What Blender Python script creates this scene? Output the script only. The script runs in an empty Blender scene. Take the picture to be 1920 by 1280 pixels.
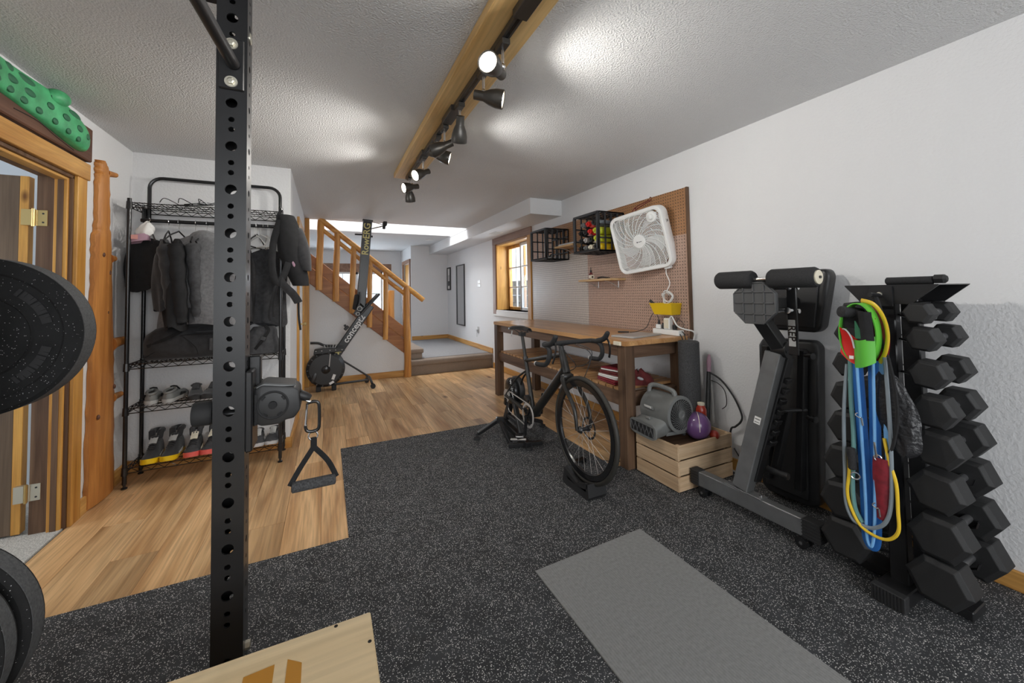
import bpy, bmesh, math, random
from mathutils import Vector, Matrix, Euler
random.seed(7)
SC = bpy.context.scene
COL = SC.collection
PI = math.pi
# ------------------------------------------------------------------ camera
def _camera():
    ya, pi_, ro = .4456, .036, -.0171
    R = Vector((math.cos(ya), -math.sin(ya), 0)); F0 = Vector((math.sin(ya), math.cos(ya), 0)); U0 = Vector((0, 0, 1))
    F = F0*math.cos(pi_) + U0*math.sin(pi_); U = U0*math.cos(pi_) - F0*math.sin(pi_)
    R2 = R*math.cos(ro) + U*math.sin(ro); U2 = U*math.cos(ro) - R*math.sin(ro)
    cd = bpy.data.cameras.new('camera'); cam = bpy.data.objects.new('camera', cd); COL.objects.link(cam)
    m = Matrix((R2, U2, -F)).transposed().to_4x4(); m.translation = (0, 0, 1.2827)
    cam.matrix_world = m
    cd.sensor_width = 36; cd.lens = 727.94/1920*36
    cd.shift_y = -(640-522.49)/1920
    cd.clip_start = .02; cd.clip_end = 200
    SC.camera = cam
_camera()
# ------------------------------------------------------------------ world, daylight, exposure
SC.view_settings.view_transform = 'Standard'; SC.view_settings.look = 'None'
SC.view_settings.exposure = 0.14; SC.view_settings.gamma = 1.0; SC.view_settings.use_curve_mapping = False
W = bpy.data.worlds.new('world'); SC.world = W; W.use_nodes = True
W.node_tree.nodes['Background'].inputs['Color'].default_value = (.90, .95, 1.0, 1)
W.node_tree.nodes['Background'].inputs['Strength'].default_value = 1.6
def area(name, loc, target, sx, sy, power, col=(1, 1, 1)):
    l = bpy.data.lights.new(name, 'AREA'); l.shape = 'RECTANGLE'; l.size = sx; l.size_y = sy; l.energy = power; l.color = col
    o = bpy.data.objects.new(name, l); COL.objects.link(o); o.location = loc
    o.rotation_euler = (Vector(target)-Vector(loc)).to_track_quat('-Z', 'Z' if abs((Vector(target)-Vector(loc)).normalized().z) < .9 else 'Y').to_euler()
    return o
DAY = (.965, .985, 1.0)
area('daylight_back_window', (0.55, -2.75, 1.45), (0.35, 0, 1.35), 3.3, 1.7, 88, DAY)       # big window behind the camera
area('daylight_far_window', (.62, 10.75, 1.35), (.62, 8, 1.2), 1.4, 1.1, 95, DAY)
area('daylight_side_window', (3.25, 5.48, 1.7), (2.2, 5.3, 1.3), .9, .9, 32, DAY)
area('added_stairwell_light', (.9, 6.78, 4.04), (.9, 6.78, 2), 1.6, .8, 75, DAY)  # added light panel standing for upper-floor light, out of view
area('added_side_room_light', (-4.36, 2.3, 1.5), (-1.5, 2.3, 1.4), 1.5, 1.3, 45, DAY)  # added panel brightening the side room, behind a made-up wall opening

# ------------------------------------------------------------------ materials
MATS = {}
def _new(name):
    m = bpy.data.materials.new(name); m.use_nodes = True
    nt = m.node_tree; b = nt.nodes['Principled BSDF']; MATS[name] = m
    return m, nt, b
def N(nt, t, **kw):
    n = nt.nodes.new(t)
    for k, v in kw.items():
        if k in n.inputs: n.inputs[k].default_value = v
        else: setattr(n, k, v)
    return n
def L(nt, a, b): nt.links.new(a, b)
def c4(c): return (c[0], c[1], c[2], 1)
def ramp(nt, stops):
    r = nt.nodes.new('ShaderNodeValToRGB'); e = r.color_ramp.elements
    while len(e) < len(stops): e.new(.5)
    for el, (p, c) in zip(e, stops): el.position = p; el.color = c4(c)
    return r
def mat(name, col, rough=.5, metal=0., vary=None, bump=None, spec=.5, emit=None, coat=0, sheen=0):
    """plain procedural material: vary=(scale, amount) mottles the colour, bump=(scale, strength, distance)"""
    m, nt, b = _new(name)
    b.inputs['Base Color'].default_value = c4(col); b.inputs['Roughness'].default_value = rough
    b.inputs['Metallic'].default_value = metal; b.inputs['Specular IOR Level'].default_value = spec
    if coat: b.inputs['Coat Weight'].default_value = coat
    if sheen: b.inputs['Sheen Weight'].default_value = sheen
    tc = N(nt, 'ShaderNodeTexCoord')
    if vary:
        n = N(nt, 'ShaderNodeTexNoise', Scale=vary[0], Detail=4.); L(nt, tc.outputs['Object'], n.inputs['Vector'])
        a = vary[1]; r = ramp(nt, [(.3, [x*(1-a) for x in col]), (.7, [min(1, x*(1+a)) for x in col])])
        L(nt, n.outputs['Fac'], r.inputs['Fac']); L(nt, r.outputs['Color'], b.inputs['Base Color'])
    if bump:
        n2 = N(nt, 'ShaderNodeTexNoise', Scale=bump[0], Detail=3.); L(nt, tc.outputs['Object'], n2.inputs['Vector'])
        bp = N(nt, 'ShaderNodeBump', Strength=bump[1], Distance=bump[2] if len(bump) > 2 else .004)
        L(nt, n2.outputs['Fac'], bp.inputs['Height']); L(nt, bp.outputs['Normal'], b.inputs['Normal'])
    if emit:
        b.inputs['Emission Color'].default_value = c4(emit[0]); b.inputs['Emission Strength'].default_value = emit[1]
    return m
def wood(name, dark, light, axis='y', rough=.45, across=9., along=.9, vary=.0, knots=0., fine=.25, spec=.4):
    m, nt, b = _new(name); b.inputs['Roughness'].default_value = rough; b.inputs['Specular IOR Level'].default_value = spec
    tc = N(nt, 'ShaderNodeTexCoord'); oi = N(nt, 'ShaderNodeObjectInfo')
    mu = N(nt, 'ShaderNodeVectorMath', operation='SCALE'); mu.inputs[0].default_value = (17, 31, 23); L(nt, oi.outputs['Random'], mu.inputs['Scale'])
    ad = N(nt, 'ShaderNodeVectorMath', operation='ADD'); L(nt, tc.outputs['Object'], ad.inputs[0]); L(nt, mu.outputs[0], ad.inputs[1])
    def mp(ac, al):
        s = [ac, ac, ac]; s['xyz'.index(axis)] = al
        q = N(nt, 'ShaderNodeMapping'); q.inputs['Scale'].default_value = s; L(nt, ad.outputs[0], q.inputs['Vector']); return q
    n1 = N(nt, 'ShaderNodeTexNoise', Scale=1., Detail=5., Distortion=1.2); L(nt, mp(across, along).outputs[0], n1.inputs['Vector'])
    n2 = N(nt, 'ShaderNodeTexNoise', Scale=1., Detail=3.); L(nt, mp(across*14, along*4).outputs[0], n2.inputs['Vector'])
    r = ramp(nt, [(.28, dark), (.5, [(a+c)/2 for a, c in zip(dark, light)]), (.72, light)]); L(nt, n1.outputs['Fac'], r.inputs['Fac'])
    mx = N(nt, 'ShaderNodeMix', data_type='RGBA', blend_type='MULTIPLY'); mx.inputs[0].default_value = fine
    r2 = ramp(nt, [(.35, (.35, .35, .35)), (.6, (1, 1, 1))]); L(nt, n2.outputs['Fac'], r2.inputs['Fac'])
    L(nt, r.outputs['Color'], mx.inputs[6]); L(nt, r2.outputs['Color'], mx.inputs[7]); out = mx.outputs[2]
    if knots:
        v = N(nt, 'ShaderNodeTexVoronoi', Scale=knots); L(nt, mp(1., .45).outputs[0], v.inputs['Vector'])
        rk = ramp(nt, [(.03, (.18, .10, .06)), (.10, (1, 1, 1))]); L(nt, v.outputs['Distance'], rk.inputs['Fac'])
        mk = N(nt, 'ShaderNodeMix', data_type='RGBA', blend_type='MULTIPLY'); mk.inputs[0].default_value = .85
        L(nt, out, mk.inputs[6]); L(nt, rk.outputs['Color'], mk.inputs[7]); out = mk.outputs[2]
    if vary:
        hs = N(nt, 'ShaderNodeHueSaturation'); mr = N(nt, 'ShaderNodeMapRange'); mr.inputs['To Min'].default_value = 1-vary; mr.inputs['To Max'].default_value = 1+vary
        L(nt, oi.outputs['Random'], mr.inputs['Value']); L(nt, mr.outputs[0], hs.inputs['Value']); L(nt, out, hs.inputs['Color']); out = hs.outputs['Color']
    L(nt, out, b.inputs['Base Color'])
    bp = N(nt, 'ShaderNodeBump', Strength=.12, Distance=.002); L(nt, n2.outputs['Fac'], bp.inputs['Height']); L(nt, bp.outputs['Normal'], b.inputs['Normal'])
    return m
def speckle(name, base, fleck, scale, frac, rough=.8, size=.34):
    m, nt, b = _new(name); b.inputs['Roughness'].default_value = rough; b.inputs['Specular IOR Level'].default_value = .3
    tc = N(nt, 'ShaderNodeTexCoord'); v = N(nt, 'ShaderNodeTexVoronoi', Scale=scale); L(nt, tc.outputs['Object'], v.inputs['Vector'])
    sx = N(nt, 'ShaderNodeSeparateColor'); L(nt, v.outputs['Color'], sx.inputs[0])
    g = N(nt, 'ShaderNodeMath', operation='LESS_THAN'); g.inputs[1].default_value = frac; L(nt, sx.outputs[0], g.inputs[0])
    d = N(nt, 'ShaderNodeMath', operation='LESS_THAN'); d.inputs[1].default_value = size; L(nt, v.outputs['Distance'], d.inputs[0])
    k = N(nt, 'ShaderNodeMath', operation='MULTIPLY'); L(nt, g.outputs[0], k.inputs[0]); L(nt, d.outputs[0], k.inputs[1])
    f = N(nt, 'ShaderNodeMath', operation='MULTIPLY'); L(nt, k.outputs[0], f.inputs[0]); L(nt, sx.outputs[1], f.inputs[1])
    n = N(nt, 'ShaderNodeTexNoise', Scale=9., Detail=3.); L(nt, tc.outputs['Object'], n.inputs['Vector'])
    rb = ramp(nt, [(.35, [x*.8 for x in base]), (.65, [x*1.25 for x in base])]); L(nt, n.outputs['Fac'], rb.inputs['Fac'])
    mx = N(nt, 'ShaderNodeMix', data_type='RGBA'); L(nt, f.outputs[0], mx.inputs[0]); L(nt, rb.outputs['Color'], mx.inputs[6]); mx.inputs[7].default_value = c4(fleck)
    L(nt, mx.outputs[2], b.inputs['Base Color'])
    n2 = N(nt, 'ShaderNodeTexNoise', Scale=scale*1.2, Detail=2.); L(nt, tc.outputs['Object'], n2.inputs['Vector'])
    bp = N(nt, 'ShaderNodeBump', Strength=.25, Distance=.002); L(nt, n2.outputs['Fac'], bp.inputs['Height']); L(nt, bp.outputs['Normal'], b.inputs['Normal'])
    return m
def pegmat(name, col, rough):
    m, nt, b = _new(name); b.inputs['Roughness'].default_value = rough; b.inputs['Specular IOR Level'].default_value = .5
    tc = N(nt, 'ShaderNodeTexCoord'); sp = N(nt, 'ShaderNodeSeparateXYZ'); L(nt, tc.outputs['Object'], sp.inputs[0])
    sq = []
    for ax in ('Y', 'Z'):
        d = N(nt, 'ShaderNodeMath', operation='DIVIDE'); d.inputs[1].default_value = .0254; L(nt, sp.outputs[ax], d.inputs[0])
        fr = N(nt, 'ShaderNodeMath', operation='FRACT'); L(nt, d.outputs[0], fr.inputs[0])
        su = N(nt, 'ShaderNodeMath', operation='SUBTRACT'); su.inputs[1].default_value = .5; L(nt, fr.outputs[0], su.inputs[0])
        p = N(nt, 'ShaderNodeMath', operation='MULTIPLY'); L(nt, su.outputs[0], p.inputs[0]); L(nt, su.outputs[0], p.inputs[1]); sq.append(p)
    s = N(nt, 'ShaderNodeMath', operation='ADD'); L(nt, sq[0].outputs[0], s.inputs[0]); L(nt, sq[1].outputs[0], s.inputs[1])
    lt = N(nt, 'ShaderNodeMath', operation='LESS_THAN'); lt.inputs[1].default_value = .030; L(nt, s.outputs[0], lt.inputs[0])
    n = N(nt, 'ShaderNodeTexNoise', Scale=60., Detail=4.); L(nt, tc.outputs['Object'], n.inputs['Vector'])
    r = ramp(nt, [(.3, [x*.85 for x in col]), (.7, [x*1.12 for x in col])]); L(nt, n.outputs['Fac'], r.inputs['Fac'])
    mx = N(nt, 'ShaderNodeMix', data_type='RGBA'); L(nt, lt.outputs[0], mx.inputs[0]); L(nt, r.outputs['Color'], mx.inputs[6]); mx.inputs[7].default_value = (.03, .02, .015, 1)
    L(nt, mx.outputs[2], b.inputs['Base Color'])
    return m
def glass(name, tint=(.9, .95, 1)):
    m, nt, b = _new(name); b.inputs['Base Color'].default_value = c4(tint); b.inputs['Roughness'].default_value = .02
    tr = N(nt, 'ShaderNodeBsdfTransparent'); tr.inputs[0].default_value = c4(tint); mx = N(nt, 'ShaderNodeMixShader'); mx.inputs[0].default_value = .12
    L(nt, tr.outputs[0], mx.inputs[1]); L(nt, b.outputs[0], mx.inputs[2]); L(nt, mx.outputs[0], nt.nodes['Material Output'].inputs['Surface'])
    return m
mat('wall', (.73, .73, .735), .75, bump=(75, .45, .006), spec=.3)
mat('ceiling', (.70, .70, .70), .85, bump=(115, .9, .010), spec=.2)
mat('white_paint', (.82, .82, .81), .55)
mat('blue_wall', (.62, .68, .74), .7)
mat('dark_gap', (.02, .016, .012), .9)
mat('black_steel', (.014, .014, .015), .32, spec=.45, bump=(420, .08, .001))
mat('black_gloss', (.012, .012, .013), .22)
mat('black_plastic', (.02, .02, .021), .48)
mat('black_rubber', (.017, .017, .018), .75, bump=(260, .2, .001))
mat('hex_rubber', (.014, .014, .0145), .62, bump=(320, .35, .0015), spec=.45)
mat('dark_fabric', (.022, .022, .024), .95, vary=(30, .3), bump=(250, .3, .002), sheen=.2)
mat('black_fabric', (.011, .011, .012), .95, vary=(30, .25), bump=(250, .3, .002))
mat('grey_fabric', (.155, .155, .16), .95, vary=(60, .22), bump=(300, .35, .002), sheen=.2)
mat('mid_fabric', (.05, .05, .053), .95, vary=(40, .25), bump=(280, .35, .002))
mat('vinyl', (.013, .013, .014), .38, bump=(350, .15, .001))
mat('grey_steel', (.145, .148, .15), .38, metal=.3, vary=(14, .12))
mat('chrome', (.75, .75, .76), .18, metal=1)
mat('nickel_bolt', (.66, .63, .53), .32, metal=.85)
mat('brass', (.62, .46, .20), .35, metal=.9)
mat('grey_plastic', (.165, .17, .166), .5, vary=(8, .1))
mat('light_grey', (.42, .42, .41), .55)
mat('white_plastic', (.80, .80, .78), .42)
mat('mat_grey', (.25, .25, .247), .85, bump=(500, .3, .001), vary=(70, .12))
mat('green_resin', (.065, .36, .15), .5, vary=(14, .28), bump=(120, .25, .003))
mat('green_dark', (.02, .13, .06), .6)
mat('yellow', (.78, .52, .01), .4)
mat('yellow_tube', (.75, .50, .03), .35)
mat('red', (.62, .015, .012), .5)
mat('dark_red', (.20, .012, .022), .6, vary=(40, .3))
mat('lime', (.10, .44, .04), .5)
mat('lime_yellow', (.55, .60, .03), .45)
mat('cream', (.72, .66, .52), .5)
mat('blue_band', (.02, .13, .42), .4)
mat('light_blue_band', (.18, .42, .75), .35)
mat('grey_tube', (.22, .26, .29), .3)
mat('teal_tube', (.13, .28, .27), .3)
mat('pink', (.62, .30, .27), .6)
mat('coral', (.72, .12, .10), .5)
mat('purple', (.13, .06, .17), .3, coat=.4)
mat('amber_red', (.34, .03, .015), .25, coat=.5)
mat('foam', (.055, .055, .057), .85, vary=(190, .5), bump=(220, .5, .004))
mat('carpet', (.30, .235, .185), .95, vary=(240, .42), bump=(300, .9, .01))
mat('carpet_top', (.33, .32, .32), .95, vary=(240, .35), bump=(300, .9, .01))
mat('carpet_white', (.62, .60, .56), .95, vary=(180, .35), bump=(200, 1., .012))
mat('paper', (.80, .79, .76), .7)
mat('paper_grey', (.50, .50, .51), .7)
mat('silver', (.52, .50, .48), .4, metal=.5)
mat('mauve', (.36, .22, .28), .8)
mat('maroon', (.13, .02, .02), .9, vary=(30, .3))
mat('lamp_bronze', (.085, .078, .07), .32, metal=.6)
mat('bulb', (1, .95, .85), .4, emit=((1, .93, .80), 26))
mat('bulb_dim', (.8, .78, .7), .4, emit=((1, .93, .8), 3))
mat('mirror', (.62, .64, .66), .05, metal=1)
mat('gold_text', (.62, .55, .22), .5)
mat('white_text', (.72, .72, .72), .5)
mat('orange_ink', (.50, .22, .02), .6)
mat('outdoor_stone', (.30, .25, .20), .9, vary=(12, .4), bump=(30, .5, .01))
mat('outdoor_ground', (.55, .56, .56), .9)
mat('tyre', (.028, .026, .022), .6, bump=(300, .2, .001))
mat('bike_frame', (.016, .015, .0135), .40)
mat('dark_metal', (.06, .06, .062), .35, metal=.7)
wood('oak_plank', (.38, .19, .072), (.82, .54, .28), 'y', .36, across=6., along=.7, vary=.26, knots=2.6, fine=.45, spec=.4)
wood('pine_orange_y', (.40, .17, .035), (.72, .40, .12), 'y', .4, knots=5.)
wood('pine_orange_z', (.42, .17, .03), (.78, .42, .10), 'z', .4, knots=5.)
wood('pine_orange_x', (.40, .17, .035), (.72, .40, .12), 'x', .4, knots=5.)
wood('beam_pine', (.62, .36, .12), (.90, .64, .30), 'y', .45, across=6.)
wood('log_pine', (.48, .19, .045), (.80, .42, .12), 'z', .38, across=12., knots=7.)
wood('log_rail', (.50, .20, .045), (.82, .43, .12), 'x', .38, across=12., knots=6.)
wood('stair_board', (.28, .10, .035), (.52, .24, .09), 'x', .45, across=8., knots=3.)
wood('walnut_z', (.085, .042, .022), (.20, .115, .065), 'z', .5, across=14.)
wood('door_brown', (.11, .072, .045), (.23, .16, .105), 'z', .5, across=16.)
wood('slab', (.34, .115, .025), (.66, .29, .075), 'z', .5, across=9., knots=4.)
wood('brown_board', (.085, .034, .02), (.16, .075, .045), 'y', .6, across=8.)
wood('bench_dark_z', (.055, .028, .016), (.20, .115, .065), 'z', .6, across=12., knots=4.)
wood('bench_dark_y', (.07, .036, .02), (.22, .13, .08), 'y', .6, across=12., knots=4.)
wood('bench_dark_x', (.07, .036, .02), (.22, .13, .08), 'x', .6, across=12., knots=4.)
wood('bench_top', (.38, .18, .065), (.62, .36, .16), 'y', .28, across=9., vary=.12)
wood('slat_x', (.36, .18, .07), (.62, .36, .17), 'x', .5, across=10., vary=.2)
wood('crate_pine_x', (.50, .33, .19), (.70, .52, .34), 'x', .6, across=10., vary=.1, knots=3.)
wood('crate_pine_y', (.46, .30, .17), (.66, .48, .31), 'y', .6, across=10., vary=.1, knots=3.)
wood('plywood', (.66, .48, .26), (.88, .71, .45), 'x', .5, across=5., along=.5, fine=.15)
wood('shelf_pine', (.50, .30, .13), (.70, .48, .25), 'y', .5, across=10.)
wood('window_dark', (.20, .10, .06), (.36, .21, .14), 'y', .5, across=10.)
wood('window_dark_z', (.20, .10, .06), (.36, .21, .14), 'z', .5, across=10.)
speckle('rubber_floor', (.038, .040, .043), (.85, .83, .80), 200., .60, .75, .36)
speckle('bumper_rubber', (.011, .011, .0115), (.5, .5, .5), 330., .07, .8, .32)
mat('lit_rim_rubber', (.075, .077, .08), .8, vary=(180, .3))  # same rubber as the disc, greyed so the lit rim is in the colour
pegmat('pegboard_brown', (.46, .31, .24), .30)
pegmat('pegboard_pale', (.56, .50, .45), .28)
pegmat('pegboard_top', (.36, .18, .08), .42)
glass('glass')
M = MATS

# ------------------------------------------------------------------ mesh builder
class B:
    def __init__(s, m=None): s.v = []; s.f = []; s.m = m
    def add(s, vs, fs):
        o = len(s.v)
        for p in vs:
            p = Vector(p); s.v.append(s.m @ p if s.m else p)
        s.f += [tuple(i+o for i in f) for f in fs]
        return s
    def box(s, x0, x1, y0, y1, z0, z1):
        return s.add([(x0,y0,z0),(x1,y0,z0),(x1,y1,z0),(x0,y1,z0),(x0,y0,z1),(x1,y0,z1),(x1,y1,z1),(x0,y1,z1)],
                     [(0,3,2,1),(4,5,6,7),(0,1,5,4),(1,2,6,5),(2,3,7,6),(3,0,4,7)])
    def obox(s, c, d, rot=(0, 0, 0)):
        R = Euler(rot).to_matrix() if not isinstance(rot, Matrix) else rot.to_3x3(); c = Vector(c); h = [x/2 for x in d]
        vs = [c+R@Vector((a*h[0], b*h[1], e*h[2])) for e in (-1, 1) for a, b in ((-1,-1),(1,-1),(1,1),(-1,1))]
        return s.add(vs, [(0,3,2,1),(4,5,6,7),(0,1,5,4),(1,2,6,5),(2,3,7,6),(3,0,4,7)])
    def bar(s, p0, p1, w, h, up=(0, 0, 1)):
        p0, p1 = Vector(p0), Vector(p1); d = (p1-p0).normalized(); u = Vector(up)
        if abs(d.dot(u)) > .98: u = Vector((0, 1, 0))
        a = d.cross(u).normalized(); u = a.cross(d)
        vs = [p+a*(i*w/2)+u*(j*h/2) for p in (p0, p1) for i, j in ((-1,-1),(1,-1),(1,1),(-1,1))]
        return s.add(vs, [(0,3,2,1),(4,5,6,7),(0,1,5,4),(1,2,6,5),(2,3,7,6),(3,0,4,7)])
    def cyl(s, p0, p1, r0, r1=None, n=16):
        r1 = r0 if r1 is None else r1
        return s.tube([p0, p1], [r0, r1], n)
    def tube(s, pts, r, n=8, closed=False, flat=None):
        pts = [Vector(p) for p in pts]; k = len(pts)
        rs = r if isinstance(r, (list, tuple)) else [r]*k
        T = []
        for i in range(k):
            a = pts[(i-1) % k] if (closed or i > 0) else pts[i]; b = pts[(i+1) % k] if (closed or i < k-1) else pts[i]
            T.append((b-a).normalized())
        u = Vector((0, 0, 1)) if abs(T[0].z) < .9 else Vector((1, 0, 0))
        x = T[0].cross(u).normalized(); vs = []; fs = []
        for i in range(k):
            if i: x = (x - T[i]*x.dot(T[i])).normalized()
            y = T[i].cross(x); e = flat or (1, 1)
            for j in range(n):
                an = 2*PI*j/n; vs.append(pts[i]+(x*math.cos(an)*e[0]+y*math.sin(an)*e[1])*rs[i])
        m = k if closed else k-1
        for i in range(m):
            for j in range(n):
                a, b = i*n+j, i*n+(j+1) % n; c, d = ((i+1) % k)*n+(j+1) % n, ((i+1) % k)*n+j
                fs.append((a, b, c, d))
        if not closed: fs += [tuple(range(n-1, -1, -1)), tuple(range((k-1)*n, k*n))]
        return s.add(vs, fs)
    def lathe(s, prof, p0, axis, n=24, closed=False):
        """prof = [(radius, distance along axis)]"""
        p0 = Vector(p0); a = Vector(axis).normalized(); u = Vector((0, 0, 1)) if abs(a.z) < .9 else Vector((1, 0, 0))
        x = a.cross(u).normalized(); y = a.cross(x); vs = []; fs = []; k = len(prof)
        for r, t in prof:
            for j in range(n):
                an = 2*PI*j/n; vs.append(p0+a*t+(x*math.cos(an)+y*math.sin(an))*max(r, 1e-5))
        for i in range(k if closed else k-1):
            for j in range(n):
                i2 = (i+1) % k
                fs.append((i*n+j, i*n+(j+1) % n, i2*n+(j+1) % n, i2*n+j))
        if not closed: fs += [tuple(range(n-1, -1, -1)), tuple(range((k-1)*n, k*n))]
        return s.add(vs, fs)
    def prism(s, pts, ext):
        pts = [Vector(p) for p in pts]; e = Vector(ext); n = len(pts)
        return s.add(pts+[p+e for p in pts], [tuple(range(n-1, -1, -1)), tuple(range(n, 2*n))]+[(i, (i+1) % n, n+(i+1) % n, n+i) for i in range(n)])
    def ell(s, c, r, rot=None, nu=16, nv=10):
        R = Euler(rot).to_matrix() if rot else Matrix.Identity(3); c = Vector(c); vs = []; fs = []
        for i in range(nv+1):
            t = PI*i/nv
            for j in range(nu):
                p = 2*PI*j/nu; q = max(math.sin(t), 1e-4)
                vs.append(c+R@Vector((r[0]*q*math.cos(p), r[1]*q*math.sin(p), r[2]*math.cos(t))))
        for i in range(nv):
            for j in range(nu): fs.append((i*nu+j, (i+1)*nu+j, (i+1)*nu+(j+1) % nu, i*nu+(j+1) % nu))
        return s.add(vs, fs)
    def surf(s, fn, nu, nv, closed_u=False, thick=0):
        """fn(u,v) -> point, u,v in 0..1"""
        vs = [Vector(fn(i/(nu if closed_u else nu-1), j/(nv-1))) for j in range(nv) for i in range(nu)]; fs = []
        for j in range(nv-1):
            for i in range(nu if closed_u else nu-1): fs.append((j*nu+i, j*nu+(i+1) % nu, (j+1)*nu+(i+1) % nu, (j+1)*nu+i))
        return s.add(vs, fs)
    def torus(s, c, axis, R, r, n=32, k=10):
        c = Vector(c); a = Vector(axis).normalized(); u = Vector((0, 0, 1)) if abs(a.z) < .9 else Vector((1, 0, 0)); x = a.cross(u).normalized(); y = a.cross(x)
        return s.tube([c+(x*math.cos(2*PI*i/n)+y*math.sin(2*PI*i/n))*R for i in range(n)], r, k, closed=True)
WL = {}
def obj(name, b, m, parent=None, bev=0, seg=1, smooth=35, solid=0, sub=0):
    me = bpy.data.meshes.new(name)
    me.from_pydata([tuple(p) for p in b.v], [], b.f)
    if bev or True:
        bm = bmesh.new(); bm.from_mesh(me)
        bmesh.ops.remove_doubles(bm, verts=bm.verts, dist=1e-6)
        if solid:
            bmesh.ops.solidify(bm, geom=bm.faces[:], thickness=solid)
        bmesh.ops.recalc_face_normals(bm, faces=bm.faces)
        if bev: bmesh.ops.bevel(bm, geom=[e for e in bm.edges if len(e.link_faces) == 2 and e.calc_face_angle(0) > .5], offset=bev, segments=seg, affect='EDGES', profile=.5, clamp_overlap=True)
        bm.to_mesh(me); bm.free()
    if smooth:
        me.polygons.foreach_set('use_smooth', [True]*len(me.polygons)); me.set_sharp_from_angle(angle=math.radians(smooth))
    if m: me.materials.append(M[m] if isinstance(m, str) else m)
    o = bpy.data.objects.new(name, me); COL.objects.link(o)
    if sub:
        md = o.modifiers.new('sub', 'SUBSURF'); md.levels = sub; md.render_levels = sub
    if parent:
        o.parent = parent; w = WL.get(parent.name, Vector((0, 0, 0))); o.location = -w
    return o
def empty(name, loc=(0, 0, 0)):
    o = bpy.data.objects.new(name, None); COL.objects.link(o); o.location = loc; o.empty_display_size = .1
    WL[o.name] = Vector(loc); return o
def tag(o, label=None, cat=None, group=None, kind=None):
    if label: o['label'] = label
    if cat: o['category'] = cat
    if group: o['group'] = group
    if kind: o['kind'] = kind
    return o
def thing(name, label, cat, loc=(0, 0, 0), group=None): return tag(empty(name, loc), label, cat, group)
def struct(name, b, m, label, parent=None, **kw):
    o = obj(name, b, m, parent, **kw)
    if not parent: tag(o, label, None, None, 'structure')
    return o
def dup(root, loc=None, label=None, rot=None, scale=None):
    r = root.copy(); COL.objects.link(r); WL[r.name] = Vector((0, 0, 0))
    if loc is not None: r.location = loc
    if rot is not None: r.rotation_euler = rot
    if scale is not None: r.scale = scale
    if label: r['label'] = label
    for ch in list(root.children):
        c = ch.copy(); COL.objects.link(c); c.parent = r
        for g in list(ch.children):
            d = g.copy(); COL.objects.link(d); d.parent = c
    return r
def share(src, name, parent, loc):
    o = bpy.data.objects.new(name, src.data); COL.objects.link(o); o.parent = parent
    w = WL.get(parent.name, Vector((0, 0, 0))) if parent else Vector((0, 0, 0)); o.location = Vector(loc)-w
    return o
def text(name, s, size, m4, m, parent, ext=.0008, bold=0):
    cu = bpy.data.curves.new(name, 'FONT'); cu.body = s; cu.size = size; cu.extrude = ext; cu.align_x = 'CENTER'; cu.align_y = 'CENTER'; cu.offset = bold
    cu.resolution_u = 3
    t = bpy.data.objects.new(name, cu); COL.objects.link(t)
    dg = bpy.context.evaluated_depsgraph_get(); me = bpy.data.meshes.new_from_object(t.evaluated_get(dg)); bpy.data.objects.remove(t); bpy.data.curves.remove(cu)
    me.transform(m4); me.materials.clear(); me.materials.append(M[m])
    o = bpy.data.objects.new(name, me); COL.objects.link(o); o.parent = parent
    o.location = -WL.get(parent.name, Vector((0, 0, 0)))
    return o
def frame(o, x, y):
    """4x4 with given origin, local x and y directions"""
    x = Vector(x).normalized(); y = Vector(y); z = x.cross(y).normalized(); y = z.cross(x)
    m = Matrix((x, y, z)).transposed().to_4x4(); m.translation = Vector(o); return m
def arc(c, r, a0, a1, n, ax, ay):
    c = Vector(c); ax = Vector(ax); ay = Vector(ay)
    return [c+ax*(r*math.cos(a0+(a1-a0)*i/(n-1)))+ay*(r*math.sin(a0+(a1-a0)*i/(n-1))) for i in range(n)]
def bez(pts, n=24):
    """Catmull-Rom through points"""
    P = [Vector(p) for p in pts]; out = []; k = len(P)
    for i in range(k-1):
        p0 = P[max(i-1, 0)]; p1 = P[i]; p2 = P[i+1]; p3 = P[min(i+2, k-1)]
        m = max(2, n//(k-1))
        for j in range(m):
            t = j/m; out.append(.5*((2*p1)+(p2-p0)*t+(2*p0-5*p1+4*p2-p3)*t*t+(3*p1-p0-3*p2+p3)*t**3))
    out.append(P[-1]); return out
# ------------------------------------------------------------------ room shell
H = 2.4; WR = 2.6; WLX = -1.33
# floor slab with laminate planks
b = B().box(-1.47, 2.9, -2.9, 11, -.12, -.009)
floor = struct('floor', b, 'dark_gap', 'oak laminate plank floor')
pw, pl = .186, 1.22
def plank_mesh(l):
    return obj('floor_plank', B().box(0, pw-.0012, 0, l-.0012, -.0089, 0), 'oak_plank', floor, bev=.0009)
first = None; fdata = {}
for i in range(22):
    x = WLX + i*pw
    if x > WR-.02: break
    y = 1.0 - (i*.41 % 1.22)
    while y < 6.30:
        l = pl
        y0 = max(y, .95); y1 = min(y+pl, 6.33)
        if y1-y0 > .03:
            l = round(y1-y0, 2)
            if x+pw > WR: l += .0
            if l not in fdata:
                fdata[l] = plank_mesh(l); o = fdata[l]; o.location = (x, y0, 0)
            else: share(fdata[l], 'floor_plank', floor, (x, y0, 0))
        y += pl
# rubber flooring sheets
tag(obj('rubber_mat', B().box(-1.325, 2.598, -2.58, 2.272, .0005, .0085), 'rubber_floor', bev=.0015), 'large black rubber floor sheet with white flecks spread in the foreground', 'rubber mat', 'black flecked rubber floor sheets')
tag(obj('rubber_mat', B().box(.105, 1.885, 2.2755, 3.595, .0005, .0085), 'rubber_floor', bev=.0015), 'black flecked rubber floor sheet under the bicycle trainer', 'rubber mat', 'black flecked rubber floor sheets')
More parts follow.
